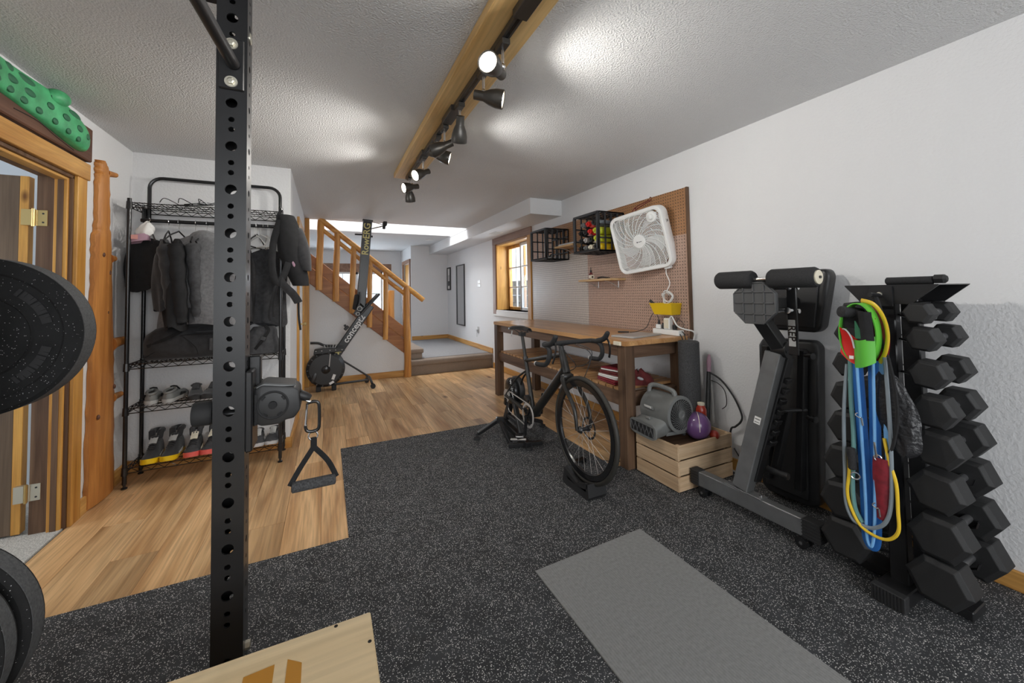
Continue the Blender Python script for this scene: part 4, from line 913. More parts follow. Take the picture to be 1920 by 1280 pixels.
# ------------------------------------------------------------------ shoes
def shoe_parts(root, m_sole, m_toe, m_up, m_panel, high=0., m_lace='dark_fabric'):
    n = 20
    def outline(t):   # t 0 heel .. 1 toe -> half width
        return .034+.012*math.sin(PI*min(1, t*1.25))**.8*(1 if t < .8 else 1)-.0*t
    def foot(t): return -.125+.265*t      # y = -(…)
    def hw(t):
        if t < .12: return .036*math.sqrt(max(0, 1-((.12-t)/.12)**2))*.98+.002
        if t > .80: return .046*math.sqrt(max(0, 1-((t-.80)/.205)**2))+.001
        return .036+(.010)*min(1, max(0, (t-.25)/.4)) - (.003 if .3 < t < .5 else 0)
    def top(t):
        z = .075+.02*high if t < .42 else (.075+.02*high)*(1-(t-.42)/.58)+.035*((t-.42)/.58)
        return z
    T = [0, .03, .08, .15, .25, .35, .45, .55, .65, .75, .83, .9, .95, .98, 1.0]
    b = B(); vs = []; k = len(T)
    for t in T:
        for z, g in ((.0, .92), (.012, 1.04), (.026, 1.02)):
            toe = .012*max(0, (t-.8)/.2)**2
            vs += [(-hw(t)*g, -foot(t), z+toe), (hw(t)*g, -foot(t), z+toe)]
    fs = []
    for i in range(k-1):
        a = i*6; c = a+6
        fs += [(a, a+1, c+1, c), (a+4, c+4, c+5, a+5), (a, c, c+2, a+2), (a+2, c+2, c+4, a+4), (a+1, a+3, c+3, c+1), (a+3, a+5, c+5, c+3)]
    fs += [(0, 2, 3, 1), (2, 4, 5, 3), (k*6-6, k*6-5, k*6-3, k*6-4), (k*6-4, k*6-3, k*6-1, k*6-2)]
    b.add(vs, fs); obj('sole', b, m_sole, root, smooth=50)
    # upper: rows of half ellipse sections, open at the collar
    b = B(); m_ = 13; vs = []
    for t in T:
        toe = .012*max(0, (t-.8)/.2)**2; w_ = hw(t)*.97; h_ = top(t)
        for j in range(m_):
            a = PI*j/(m_-1); ca = math.cos(a); sa = math.sin(a)
            q = .55 if t < .5 else .75
            zz = .022+toe+(h_-.022)*sa**q
            xx = w_*math.copysign(abs(ca)**.7, ca)*(1-.25*sa*(h_ > .06))
            if t < .42 and .32*PI < a < .68*PI: zz = min(zz, h_-.02)
            vs.append((xx, -foot(t), zz))
    fs = [(i*m_+j, i*m_+j+1, (i+1)*m_+j+1, (i+1)*m_+j) for i in range(k-1) for j in range(m_-1)]
    fs += [tuple(range(m_-1, -1, -1)), tuple(range((k-1)*m_, k*m_))]
    b.add(vs, fs); obj('upper', b, m_up, root, smooth=60)
    cz = .078+.02*high
    col = [(.026*math.cos(2*PI*i/18), .075-.052*math.sin(2*PI*i/18)-.005, cz+.012*(math.sin(2*PI*i/18+PI)*-.6)) for i in range(18)]
    col = [(x, y, z+(.018*high if y > .05 else 0)) for x, y, z in col]
    obj('collar', B().tube(col, .0095+.004*high, 8, closed=True), m_up, root)
    obj('opening', B().ell((0, .07, cz-.004), (.023, .05, .006), None, 14, 6), 'black_fabric', root)
    obj('tongue', B().surf(lambda u, v: ((u-.5)*.04, .012-.055*v+.01, cz+.022-.034*v-.01*abs(u-.5)), 5, 6), m_panel, root, solid=.006)
    b = B()
    for i in range(4): b.tube(bez([(-.022, -.018-i*.016, cz-.022-i*.008), (0, -.02-i*.016, cz-.006-i*.0085), (.022, -.018-i*.016, cz-.022-i*.008)], 6), .003, 5)
    obj('laces', b, m_lace, root)
    obj('side_panel', B().surf(lambda u, v: (-.0455-.001*math.sin(PI*u), .02-.075*u, .028+.026*v*(1-.5*u)), 6, 4), m_panel, root, solid=.002)
    obj('side_panel', B().surf(lambda u, v: (.0455+.001*math.sin(PI*u), .02-.075*u, .028+.026*v*(1-.5*u)), 6, 4), m_panel, root, solid=.002)
    if m_toe:
        def tf(u, v):
            a = (u-.5)*PI*1.02; tt = .80+.20*math.cos(a)
            r_ = 1.06
            return (.0465*r_*math.sin(a), -(-.125+.265*.80)-.0575*math.cos(a)*r_, .004+.030*v+.010*max(0, math.cos(a))*(1 if v < .6 else 1.3))
        obj('toe_bumper', B().surf(tf, 16, 5), m_toe, root, solid=.004)
def shoe(label, x, y, z, rz, grp, *a, **k):
    t = thing('shoe', label, 'shoe', (0, 0, 0), grp); shoe_parts(t, *a, **k); t.location = (x, y, z); t.rotation_euler = (0, 0, rz); return t
G = 'shoes on the rack'
zb, zt = .1425, .5425
s1 = shoe('left boot of the black pair with yellow toe soles', -1.115, 3.655, zb, .05, G, 'yellow', 'yellow', 'dark_fabric', 'light_grey', high=2.6)
dup(s1, (-1.005, 3.66, zb), 'right boot of the black pair with yellow toe soles', (0, 0, -.04))
s2 = shoe('left shoe of the black pair with coral toe soles', -.885, 3.665, zb, .06, G, 'pink', 'coral', 'mid_fabric', 'cream', high=2.1)
dup(s2, (-.775, 3.67, zb), 'right shoe of the black pair with coral toe soles', (0, 0, -.10))
s3 = shoe('left silver grey running shoe at the right end of the bottom shelf', -.485, 3.66, zb, .05, G, 'paper_grey', None, 'mid_fabric', 'light_grey', m_lace='light_grey')
dup(s3, (-.385, 3.67, zb), 'right silver grey running shoe at the right end of the bottom shelf', (0, 0, -.05))
s4 = shoe('left grey trainer turned heel out on the upper shoe shelf', -1.135, 3.70, zt, PI+.15, G, 'light_grey', None, 'grey_plastic', 'black_fabric', m_lace='light_grey')
dup(s4, (-1.015, 3.70, zt), 'right grey trainer turned heel out on the upper shoe shelf', (0, 0, PI-.1))
s5 = shoe('left black strappy sandal on the upper shoe shelf', -.885, 3.68, zt, .2, G, 'black_rubber', None, 'dark_fabric', 'mid_fabric')
dup(s5, (-.78, 3.68, zt), 'right black strappy sandal on the upper shoe shelf', (0, 0, -.15))
s6 = shoe('left black and white shoe behind the cable unit', -.48, 3.69, zt, PI, G, 'paper', None, 'black_fabric', 'paper', m_lace='paper')
dup(s6, (-.385, 3.69, zt), 'right black and white shoe behind the cable unit', (0, 0, PI-.06))
# ------------------------------------------------------------------ live edge slab, hangboard
def slab():
    rnd = random.Random(4); L_ = []; R_ = []
    z = 0.0
    lev = [(0.012, 3.285, 3.615), (.3, 3.28, 3.59), (.6, 3.285, 3.585), (.83, 3.292, 3.575), (1.05, 3.297, 3.555), (1.3, 3.298, 3.53), (1.5, 3.302, 3.515), (1.66, 3.30, 3.50), (1.75, 3.325, 3.468), (1.95, 3.33, 3.46), (2.08, 3.328, 3.45), (2.14, 3.328, 3.43), (2.172, 3.325, 3.36)]
    b = B(); vs = []; n = 0; rows = []
    for i in range(len(lev)-1):
        for k in range(5):
            t = k/5; z = lev[i][0]+(lev[i+1][0]-lev[i][0])*t
            rows.append((z, lev[i][1]+(lev[i+1][1]-lev[i][1])*t+rnd.uniform(-.009, .009), lev[i][2]+(lev[i+1][2]-lev[i][2])*t+rnd.uniform(-.006, .006)))
    rows.append(lev[-1])
    x0 = -1.328; T_ = .045
    for z, a, c in rows:
        for j in range(9):
            t = j/8; y = a+(c-a)*t; bul = T_*(math.sin(PI*(.06+.88*t))**.45)+rnd.uniform(-.0012, .0012)
            vs.append((x0+bul, y, z))
    m_ = len(rows)
    for z, a, c in rows: vs += [(x0, a, z), (x0, c, z)]
    fs = [(i*9+j, i*9+j+1, (i+1)*9+j+1, (i+1)*9+j) for i in range(m_-1) for j in range(8)]
    o = m_*9
    fs += [(o+2*i, o+2*i+1, o+2*i+3, o+2*i+2) for i in range(m_-1)]
    fs += [(i*9, (i+1)*9, o+2*i+2, o+2*i) for i in range(m_-1)]+[(i*9+8, o+2*i+1, o+2*i+3, (i+1)*9+8) for i in range(m_-1)]
    fs += [tuple(list(range(9))+[o+1, o]), tuple(list(range((m_-1)*9, m_*9))+[o+2*m_-1, o+2*m_-2])]
    b.add(vs, fs); return b
ls = thing('live_edge_slab', 'tall bark-stripped orange log slab standing against the wall beside the doorway', 'wood slab', (-1.31, 3.45, 0))
obj('slab_face', slab(), 'slab', ls, smooth=50)
for z, y, l, r in ((2.115, 3.445, .085, .018), (1.555, 3.505, .05, .022), (.985, 3.54, .13, .03), (.62, 3.58, .085, .02)):
    obj('branch_stub', B().lathe([(r*1.7, 0), (r*1.15, l*.3), (r, l*.7), (r*.85, l*.97), (0, l)], (-1.315, y-.02, z), (.32, 1, .12), 12), 'slab', ls)
for z, y in ((1.57, 3.36), (1.46, 3.44), (.70, 3.53), (.55, 3.335), (1.2, 3.42)):
    obj('knot', B().ell((-1.288, y, z), (.008, .012, .016), None, 10, 6), 'brown_board', ls)
hb = thing('hangboard_backing', 'dark brown wooden backing board above the door casing', 'board', (-1.31, 2.7, 2.12))
obj('plank', B().box(-1.3295, -1.292, 2.0, 3.215, 2.118, 2.322), 'brown_board', hb, bev=.006)
obj('crack', B().tube(bez([(-1.2915, 2.55, 2.165), (-1.2915, 2.72, 2.172), (-1.2915, 2.85, 2.150), (-1.2915, 3.02, 2.13)], 16), .0025, 5), 'dark_gap', hb)
gh = thing('climbing_hangboard', 'green moulded climbing hangboard with finger pockets above the doorway', 'climbing hold', (-1.29, 2.6, 2.15))
def yb_(y):  # lower edge, upper edge of the board along y
    t = (y-1.9)/(3.10-1.9)
    return t
def hbf(u, v):
    y = 2.02+1.08*u
    lo = 2.19+.015*math.sin(u*6)-.055*max(0, (u-.62)/.38)**1.3; hi = 2.345-.012*math.sin(u*5+1)-.085*max(0, (u-.68)/.32)**1.2
    e = .06*max(0, (u-.9)/.1)**2; lo += e*.3; hi -= e
    a = PI*v; z = (lo+hi)/2-(hi-lo)/2*math.cos(a)
    d = (.045+.018*math.sin(u*9))*(math.sin(a)**.55)*(1 if u < .93 else math.sqrt(max(0.02, 1-((u-.93)/.07)**2)))
    return (-1.2915+d, y, z)
obj('board', B().surf(hbf, 60, 16), 'green_resin', gh, smooth=70)
obj('horn', B().ell((-1.265, 2.80, 2.335), (.045, .075, .042), (0.2, 0, 0), 16, 10), 'green_resin', gh)
rows = [(2.225, [(2.36, .05), (2.47, .04), (2.57, .045), (2.67, .04), (2.77, .035), (2.86, .032), (2.94, .03)]), (2.265, [(2.33, .07), (2.46, .075), (2.60, .07), (2.73, .045), (2.83, .05), (2.93, .045), (3.01, .03)]), (2.305, [(2.30, .10), (2.45, .05), (2.58, .11), (2.76, .05), (2.90, .09)])]
pk = B(); n_ = 0
for z, lst in rows:
    for y, w_ in lst:
        u = (y-2.02)/1.08; drop = .058*max(0, (u-.62)/.38)**1.25
        v = .5+ (z-2.268)/.175
        p = hbf(u, min(.88, max(.12, .5+(z-2.268)/.15*.8)))
        obj('pocket', B().ell((p[0]-.0015, y, p[2]), (.007, w_*.60, .0175), (-.35*max(0, (u-.6)), 0, 0), 14, 8), 'green_dark', gh)
# ------------------------------------------------------------------ pegboard and things on it
pg = thing('pegboard', 'large brown perforated pegboard above the workbench', 'pegboard', (2.59, 3.46, .9))
obj('top_panel', B().box(2.586, 2.5985, 2.165, 4.76, 1.73, 2.102), 'pegboard_top', pg, bev=.001)
obj('lower_panel', B().box(2.586, 2.5985, 3.4815, 4.76, .90, 1.729), 'pegboard_pale', pg, bev=.001)
obj('lower_panel', B().box(2.586, 2.5985, 2.165, 3.480, .90, 1.729), 'pegboard_brown', pg, bev=.001)
obj('edge_batten', B().box(2.572, 2.5985, 2.150, 2.1645, .90, 2.10), 'bench_dark_z', pg)
def milk_crate(name, label, y0, y1, z0, z1):
    t = thing(name, label, 'crate', (2.43, (y0+y1)/2, z0)); x0, x1 = 2.262, 2.585; T = .012
    b = B()
    # open front rim (faces the room)
    obj('front_rim', B().box(x0, x0+.022, y0, y1, z1-.024, z1).box(x0, x0+.022, y0, y1, z0, z0+.024).box(x0, x0+.022, y0, y0+.024, z0+.024, z1-.024).box(x0, x0+.022, y1-.024, y1, z0+.024, z1-.024), 'crate_black', t, bev=.004)
    def lattice(nm, f, A0, A1, C0_, C1_, cols, rows, m='crate_black'):
        q = B()
        for i in range(cols+1):
            a = A0+(A1-A0)*i/cols; w_ = .013 if 0 < i < cols else .02
            f(q, a-w_/2 if i else a, a+w_/2 if i < cols else a, C0_, C1_)
        for j in range(rows+1):
            c = C0_+(C1_-C0_)*j/rows; w_ = .013 if 0 < j < rows else .02
            f(q, A0, A1, c-w_/2 if j else c, c+w_/2 if j < rows else c)
        return obj(nm, q, m, t)
    lattice('side_grid', lambda q, a, c, e, g: q.box(a, c, y0, y0+T, e, g), x0+.022, x1, z0, z1, 4, 3)
    lattice('side_grid', lambda q, a, c, e, g: q.box(a, c, y1-T, y1, e, g), x0+.022, x1, z0, z1, 4, 3)
    lattice('bottom_grid', lambda q, a, c, e, g: q.box(a, c, e, g, z0, z0+T), x0+.022, x1, y0, y1, 4, 5)
    lattice('top_grid', lambda q, a, c, e, g: q.box(a, c, e, g, z1-T, z1), x0+.022, x1, y0, y1, 4, 5)
    lattice('back_grid', lambda q, a, c, e, g: q.box(x1-T, x1, a, c, e, g), y0, y1, z0, z1, 4, 4)
    return t
mat('crate_black', (.028, .029, .031), .5)
milk_crate('milk_crate', 'black milk crate on the pegboard nearest the window', 3.835, 4.195, 1.66, 2.025)
milk_crate('milk_crate', 'black milk crate full of water bottles beside the box fan', 2.885, 3.275, 1.66, 2.035)
# bottles lying in the second crate, bases and caps facing out
def bottle(label, y, z, m, mc, r=.033, x0=2.30, l=.22, cat='bottle', nm='water_bottle'):
    t = thing(nm, label, cat, (x0, y, z-r), 'bottles lying in the milk crate')
    obj('flask', B().lathe([(0, .028), (r*.72, .028), (r*.95, .04), (r, .06), (r, l*.45), (r*.93, l*.5), (r, l*.55), (r, l-.01), (r*.9, l), (0, l)], (x0, y, z), (1, 0, 0), 18), m, t)
    obj('lid', B().lathe([(0, -.018), (r*.36, -.018), (r*.4, -.002), (r*.75, .0), (r*.78, .03), (0, .03)], (x0, y, z), (1, 0, 0), 16), mc, t)
zb_ = 1.673
rows_ = [
 [('black bottle at the lower left of the bottle crate', 3.205, 'black_plastic', 'black_gloss'), ('grey capped bottle low in the bottle crate', 3.125, 'black_plastic', 'grey_plastic'), ('cream bottle at the bottom of the bottle crate', 3.045, 'cream', 'cream'), ('yellow bottle at the lower right of the bottle crate', 2.965, 'yellow', 'black_plastic')],
 [('black bottle second row left in the bottle crate', 3.195, 'black_gloss', 'black_plastic'), ('dark bottle with silver cap in the bottle crate middle', 3.12, 'black_plastic', 'silver'), ('white bottle with black cap in the bottle crate centre', 3.04, 'cream', 'black_plastic'), ('lime bottle above the yellow one in the bottle crate', 2.96, 'lime_yellow', 'lime_yellow')],
 [('black bottle third row left in the bottle crate', 3.20, 'black_plastic', 'black_gloss'), ('pink lidded bottle in the bottle crate', 3.125, 'pink', 'black_plastic'), ('red bottle in the middle of the bottle crate', 3.05, 'red', 'red'), ('large lime bottle at the right of the bottle crate', 2.968, 'lime_yellow', 'lime_yellow')],
 [('black bottle top left of the bottle crate', 3.16, 'black_plastic', 'grey_plastic'), ('small red bottle at the top of the bottle crate', 3.08, 'coral', 'red'), ('clear grey bottle at the top right of the bottle crate', 2.99, 'grey_tube', 'black_plastic')]]
for j, rw_ in enumerate(rows_):
    for lb, y, m1, m2 in rw_: bottle(lb, y, zb_+.037+j*.0765, m1, m2, .037 if 'large' in lb else .034)
cbn = thing('cable_bundle', 'tangle of pale cords lying in the crate by the window', 'cable', (2.4, 4.0, 1.675))
for k in range(4): obj('cord', B().tube([(2.38+.05*math.cos(t_*.7+k)+.02*k, 4.02+.11*math.sin(t_*.7+k*1.3), 1.685+.012*k+.012*math.sin(t_*2)) for t_ in range(16)], .006, 6), ('light_grey', 'black_plastic', 'paper_grey', 'black_gloss')[k], cbn)
# small shelves
def pshelf(label, y0, y1, z, x0):
    t = thing('pegboard_shelf', label, 'shelf', (2.5, (y0+y1)/2, z), 'small pine shelves on the pegboard')
    obj('board', B().box(x0, 2.585, y0, y1, z-.02, z), 'shelf_pine', t, bev=.002)
    for y in (y0+(y1-y0)*.2, y1-(y1-y0)*.2): obj('bracket', B().tube(bez([(2.585, y, z-.085), (2.56, y, z-.075), (2.48, y, z-.035), (x0+.02, y, z-.024)], 12), .0045, 6).tube([(2.584, y, z-.09), (2.584, y, z-.02)], .0045, 6), 'silver', t)
pshelf('upper pine shelf between the two milk crates', 3.43, 3.80, 1.80, 2.36); pshelf('lower pine shelf with a dropper bottle on the pegboard', 2.885, 3.40, 1.405, 2.40)
tag(obj('cardboard_tray', B().box(2.40, 2.58, 3.45, 3.78, 1.801, 1.824), 'paper_grey', bev=.003), 'flat grey tray lying on the upper pine shelf', 'tray')
ob_ = thing('dropper_bottle', 'small dark bottle with pointed nozzle on the lower shelf', 'bottle', (2.48, 3.29, 1.405))
obj('flask', B().lathe([(0, 0), (.021, 0), (.022, .008), (.022, .055), (.012, .068), (.011, .075), (0, .075)], (2.48, 3.285, 1.4055), (0, 0, 1), 16), 'maroon', ob_)
obj('label_band', B().lathe([(.0224, .012), (.0224, .045)], (2.48, 3.285, 1.4055), (0, 0, 1), 16), 'paper', ob_)
obj('nozzle', B().lathe([(.012, .075), (.011, .09), (.004, .10), (.0025, .13), (0, .131)], (2.48, 3.285, 1.4055), (0, 0, 1), 12), 'black_plastic', ob_)
sm_ = thing('tape_roll', 'small pale roll beside the dropper bottle', 'roll', (2.47, 3.22, 1.405))
obj('roll', B().lathe([(.011, 0), (.024, 0), (.024, .022), (.011, .022)], (2.46, 3.235, 1.4302), (0, 1, 0), 18, closed=True), 'cream', sm_); obj('core', B().lathe([(.008, -.001), (.011, -.001), (.011, .023), (.008, .023)], (2.46, 3.235, 1.4302), (0, 1, 0), 16, closed=True), 'bench_dark_x', sm_)
tag(obj('hand_tool', B().tube(bez([(2.50, 3.20, 1.417), (2.50, 3.14, 1.424), (2.49, 3.05, 1.415), (2.49, 3.0, 1.412)], 14), [.008]*5+[.007]*5+[.005]*3, 8), 'black_plastic'), 'slim black hand tool lying on the lower shelf', 'tool')
# ------------------------------------------------------------------ box fan
FX = Matrix.Translation((2.428, 2.535, 1.703)) @ Euler((-.113, -.187, .229)).to_matrix().to_4x4()
bf = thing('box_fan', 'white square box fan hanging tilted on the pegboard', 'fan', (2.45, 2.54, 1.44))
S = .262; DP = .105
def rr(s_, r, n=7):
    out = []
    for cx, cy, a0 in ((s_-r, s_-r, 0), (-(s_-r), s_-r, PI/2), (-(s_-r), -(s_-r), PI), (s_-r, -(s_-r), 1.5*PI)):
        for i in range(n): a = a0+PI/2*i/(n-1); out.append((cx+r*math.cos(a), cy+r*math.sin(a)))
    return out
def ringloop(b, loops):
    n = len(loops[0][1]); vs = []
    for x, lp in loops: vs += [(x, y, z) for y, z in lp]
    fs = [(i*n+j, i*n+(j+1) % n, (i+1)*n+(j+1) % n, (i+1)*n+j) for i in range(len(loops)-1) for j in range(n)]
    return b.add(vs, fs)
Rg = .232
circ = [(Rg*math.cos(2*PI*i/28+PI/28*0), Rg*math.sin(2*PI*i/28)) for i in range(28)]
big = rr(S, .075); sm2 = rr(S-.006, .072)
b = B(FX); ringloop(b, [(DP-.02, rr(S-.035, .05)), (DP, rr(S-.01, .07)), (DP-.012, rr(S, .075)), (.012, big), (.002, sm2), (0, rr(S-.016, .066)), (.006, rr(S-.030, .055)), (.02, rr(S-.032, .055))])
obj('housing', b, 'white_plastic', bf, smooth=40)
# grille: many thin rings clipped to a rounded square + curved spokes
def sqr(r):
    out = []
    for i in range(56):
        a = 2*PI*i/56; y, z = r*math.cos(a), r*math.sin(a); lim = S-.031
        k = 1.0
        y = max(-lim, min(lim, y)); z = max(-lim, min(lim, z)); out.append((y, z))
    return out
gg = obj('grille_rings', None or B(FX), 'white_plastic', bf) if False else None
b = B(FX)
for i in range(21):
    r = .062+i*.0112
    b.tube([(.008+.004*(r/.28), y, z) for y, z in sqr(r)], .0028, 4, closed=True)
go = obj('grille_rings', b, 'white_plastic', bf); go['kind'] = 'stuff'
for k in range(24):
    a0 = 2*PI*k/24; pts = []
    for i in range(9):
        r = .055+.265*i/8; a = a0+.9*(i/8)**1.0; y, z = r*math.cos(a), r*math.sin(a); lim = S-.028
        if abs(y) > lim or abs(z) > lim:
            if pts: pts.append((.006, max(-lim, min(lim, y)), max(-lim, min(lim, z))))
            break
        pts.append((.006, y, z))
    obj('grille_spoke', B(FX).tube(pts, .0032, 5), 'white_plastic', bf)
hub = obj('hub', B(FX).lathe([(0, -.004), (.052, -.002), (.058, .004), (.058, .018), (0, .018)], (0, 0, 0), (1, 0, 0), 28), 'white_plastic', bf)
obj('hub_mark', B(FX).box(-.0045, -.004, -.03, .004, -.006, .000), 'grey_plastic', hub); obj('hub_dot', B(FX).cyl((-.0046, .014, -.003), (-.004, .014, -.003), .006, n=12), 'mid_fabric', hub)
for k in range(5):
    a0 = 2*PI*k/5+.5
    def bl_(u, v, a0=a0):
        r = .05+.165*v; a = a0+(u-.5)*(.50)+.45*v
        return (.05-.03*(u-.5)*2, r*math.cos(a), r*math.sin(a))
    obj('blade', B(FX).surf(bl_, 7, 8), 'white_plastic', bf, solid=.003)
obj('motor', B(FX).cyl((.035, 0, 0), (.09, 0, 0), .05, n=20), 'light_grey', bf)
obj('back_guard', B(FX).torus((.092, 0, 0), (1, 0, 0), .20, .003, 30, 5).torus((.092, 0, 0), (1, 0, 0), .12, .003, 24, 5), 'white_plastic', bf)
kn = obj('dial_plate', B(FX).lathe([(0, -.006), (.043, -.006), (.046, 0), (.046, .012), (0, .012)], (0, -.165, .175), (1, 0, 0), 24), 'white_plastic', bf)
obj('dial', B(FX).lathe([(0, -.026), (.021, -.025), (.025, -.008), (.025, -.006)], (0, -.165, .175), (1, 0, 0), 20), 'white_plastic', kn); obj('dial_grip', B(FX).box(-.034, -.024, -.17, -.16, .155, .195), 'white_plastic', kn, bev=.002)
obj('side_print', B(FX).box(.045, .05, -S-.0006, -S+.001, .10, .13).box(.058, .075, -S-.0006, -S+.001, .105, .125), 'grey_plastic', bf)
obj('foot', B(FX).box(.02, .09, -.21, -.16, -S-.014, -S+.002), 'white_plastic', bf, bev=.003)
tp = FX @ Vector((.06, .03, S))
hc = thing('tie_loop', 'brown cord loop tying the fan to the top of the pegboard', 'cord', tp)
obj('loop', B().tube(bez([tp+Vector((0, .02, -.01)), tp+Vector((.04, .01, .05)), (2.582, 2.565, 2.085), (2.588, 2.55, 2.108), (2.58, 2.535, 2.08), tp+Vector((.03, -.02, .03)), tp+Vector((0, -.02, -.01))], 30), .004, 6), 'maroon', hc)
obj('knot', B().ell(tp+Vector((.03, .0, .04)), (.008, .012, .009), None, 10, 6), 'maroon', hc)
fb = FX @ Vector((.07, -.16, -S))
fc = thing('fan_cord', 'white power cord coiled on the yellow bin below the fan', 'cord', (2.55, 2.3, 1.19))
obj('lead', B().tube(bez([fb+Vector((0, 0, .01)), (2.555, fb.y-.012, fb.z-.05), (2.555, 2.33, 1.34), (2.55, 2.36, 1.27), (2.545, 2.33, 1.24)], 24), .0042, 6), 'white_plastic', fc)
obj('coil', B().tube([(2.53+.012*math.sin(t_*.9), 2.34+(.048+.006*math.sin(t_*.37))*math.cos(t_*.42), 1.225+.045*math.sin(t_*.42)+.012*math.cos(t_*.21)) for t_ in range(62)], .0042, 6), 'white_plastic', fc)
# yellow bin
yb = thing('storage_bin', 'small yellow plastic bin hooked on the pegboard', 'bin', (2.53, 2.36, 1.075))
o_ = [(2.47, 2.245), (2.585, 2.245), (2.585, 2.475), (2.47, 2.475)]; i_ = [(2.497, 2.268), (2.585, 2.262), (2.585, 2.458), (2.497, 2.452)]
b = B(); vs = [(x, y, 1.082) for x, y in i_]+[(x, y, 1.172) for x, y in o_]+[(x+(.004 if x < 2.5 else -.004), y+(.004 if y < 2.35 else -.004), 1.172) for x, y in o_]+[(x+(.004 if x < 2.5 else -.004), y+(.004 if y < 2.35 else -.004), 1.086) for x, y in i_]
fs = [(3, 2, 1, 0), (12, 13, 14, 15)]+[(i, (i+1) % 4, 4+(i+1) % 4, 4+i) for i in range(4)]+[(4+i, 4+(i+1) % 4, 8+(i+1) % 4, 8+i) for i in range(4)]+[(8+i, 8+(i+1) % 4, 12+(i+1) % 4, 12+i) for i in range(4)]
b.add(vs, fs); obj('tub', b, 'yellow', yb, smooth=20)
obj('lip', B().tube([(x, y, 1.172) for x, y in o_], .0045, 6, closed=True), 'yellow', yb)
tag(obj('screwdriver_handle', B().tube([(2.51, 2.42, 1.12), (2.49, 2.455, 1.175), (2.475, 2.475, 1.20)], [.008, .012, .011], 10), 'black_plastic'), 'black tool handle sticking out of the yellow bin', 'tool')
# ------------------------------------------------------------------ workbench
wb = thing('workbench', 'long wooden workbench with dark legs and slatted lower shelf', 'workbench', (2.24, 3.38, 0))
TX0, TX1, TY0, TY1, TZ = 1.925, 2.56, 2.175, 4.60, .92
for k in range(5):
    a = TX0+(TX1-TX0)*k/5; obj('top_plank', B().box(a, a+(TX1-TX0)/5-.0008, TY0, TY1, TZ-.036, TZ), 'bench_top', wb, bev=.0015)
for x in (TX0+.005, TX1-.10):
    for y in (TY0+.005, TY1-.095): obj('leg', B().box(x, x+.088, y, y+.088, .0086 if y < 2.3 else .0005, TZ-.037), 'bench_dark_z', wb, bev=.003)
obj('front_apron', B().box(TX0+.025, TX0+.06, TY0+.094, TY1-.096, .80, TZ-.037), 'bench_dark_y', wb, bev=.003)
obj('back_apron', B().box(TX1-.06, TX1-.025, TY0+.094, TY1-.096, .80, TZ-.037), 'bench_dark_y', wb, bev=.003)
for y in (TY0+.03, TY1-.07): obj('end_apron', B().box(TX0+.094, TX1-.101, y, y+.04, .79, TZ-.037), 'bench_dark_x', wb, bev=.003)
SZ = .565
obj('shelf_rail', B().box(TX0+.025, TX0+.06, TY0+.094, TY1-.096, SZ-.125, SZ-.021), 'bench_dark_y', wb, bev=.003)
obj('shelf_rail', B().box(TX1-.06, TX1-.025, TY0+.094, TY1-.096, SZ-.125, SZ-.021), 'bench_dark_y', wb, bev=.003)
for y in (TY0+.03, TY1-.07): obj('shelf_end_rail', B().box(TX0+.094, TX1-.101, y, y+.04, SZ-.125, SZ-.021), 'bench_dark_x', wb, bev=.003)
n_ = 25; y = TY0+.10; sl_ = None
while y < TY1-.13:
    w_ = .088
    if sl_ is None:
        sl_ = obj('shelf_slat', B().box(0, TX1-TX0-.06, 0, w_-.018, -.02, 0), 'slat_x', wb, bev=.0015); sl_.location = Vector((TX0+.03, y, SZ))-WL[wb.name]
    else: share(sl_, 'shelf_slat', wb, (TX0+.03, y, SZ))
    y += w_
obj('bottle_opener', B().obox((1.915, 2.245, .90), (.018, .075, .03), (0, 0, 0)), 'cream', wb, bev=.004)
# things on the bench
lp = thing('laptop', 'closed thin laptop lying at the near end of the workbench', 'laptop', (2.23, 2.39, .92))
q = [(2.035, 2.455), (2.09, 2.262), (2.44, 2.325), (2.385, 2.525)]
obj('base', B().prism([(x, y, .9215) for x, y in q], (0, 0, .007)), 'light_grey', lp, bev=.002); obj('lid', B().prism([(x, y, .929) for x, y in q], (0, 0, .006)), 'silver', lp, bev=.002)
tag(obj('pen_tool', B().tube([(2.28, 2.66, .928), (2.35, 2.60, .928)], .0065, 8), 'black_plastic'), 'small black tool lying behind the laptop', 'tool')
ps = thing('power_strip', 'white power strip with plugs at the back of the workbench', 'power strip', (2.5, 2.3, .92))
obj('strip', B().box(2.475, 2.535, 2.185, 2.455, .9215, .965), 'white_plastic', ps, bev=.004)
obj('adapter', B().box(2.485, 2.53, 2.285, 2.345, .966, 1.055), 'white_plastic', ps, bev=.005); obj('adapter_face', B().box(2.481, 2.485, 2.292, 2.338, .975, 1.045), 'cream', ps)
obj('plug', B().box(2.49, 2.525, 2.385, 2.435, .966, 1.0), 'white_plastic', ps, bev=.004); obj('plug', B().cyl((2.505, 2.41, 1.0), (2.505, 2.41, 1.035), .011, .007, 10), 'black_plastic', ps)
obj('plug', B().ell((2.505, 2.365, .985), (.012, .014, .03), None, 10, 8), 'black_plastic', ps); obj('plug', B().box(2.49, 2.52, 2.235, 2.262, .966, 1.005), 'black_plastic', ps, bev=.004)
cc = thing('charging_cable', 'thin black charging cable looping from the power strip', 'cable', (2.46, 2.5, .92))
obj('cable', B().tube(bez([(2.505, 2.41, 1.03), (2.51, 2.43, 1.075), (2.53, 2.49, 1.09), (2.55, 2.55, 1.04), (2.53, 2.58, .96), (2.47, 2.62, .926), (2.36, 2.60, .926)], 36), .003, 6), 'black_plastic', cc)
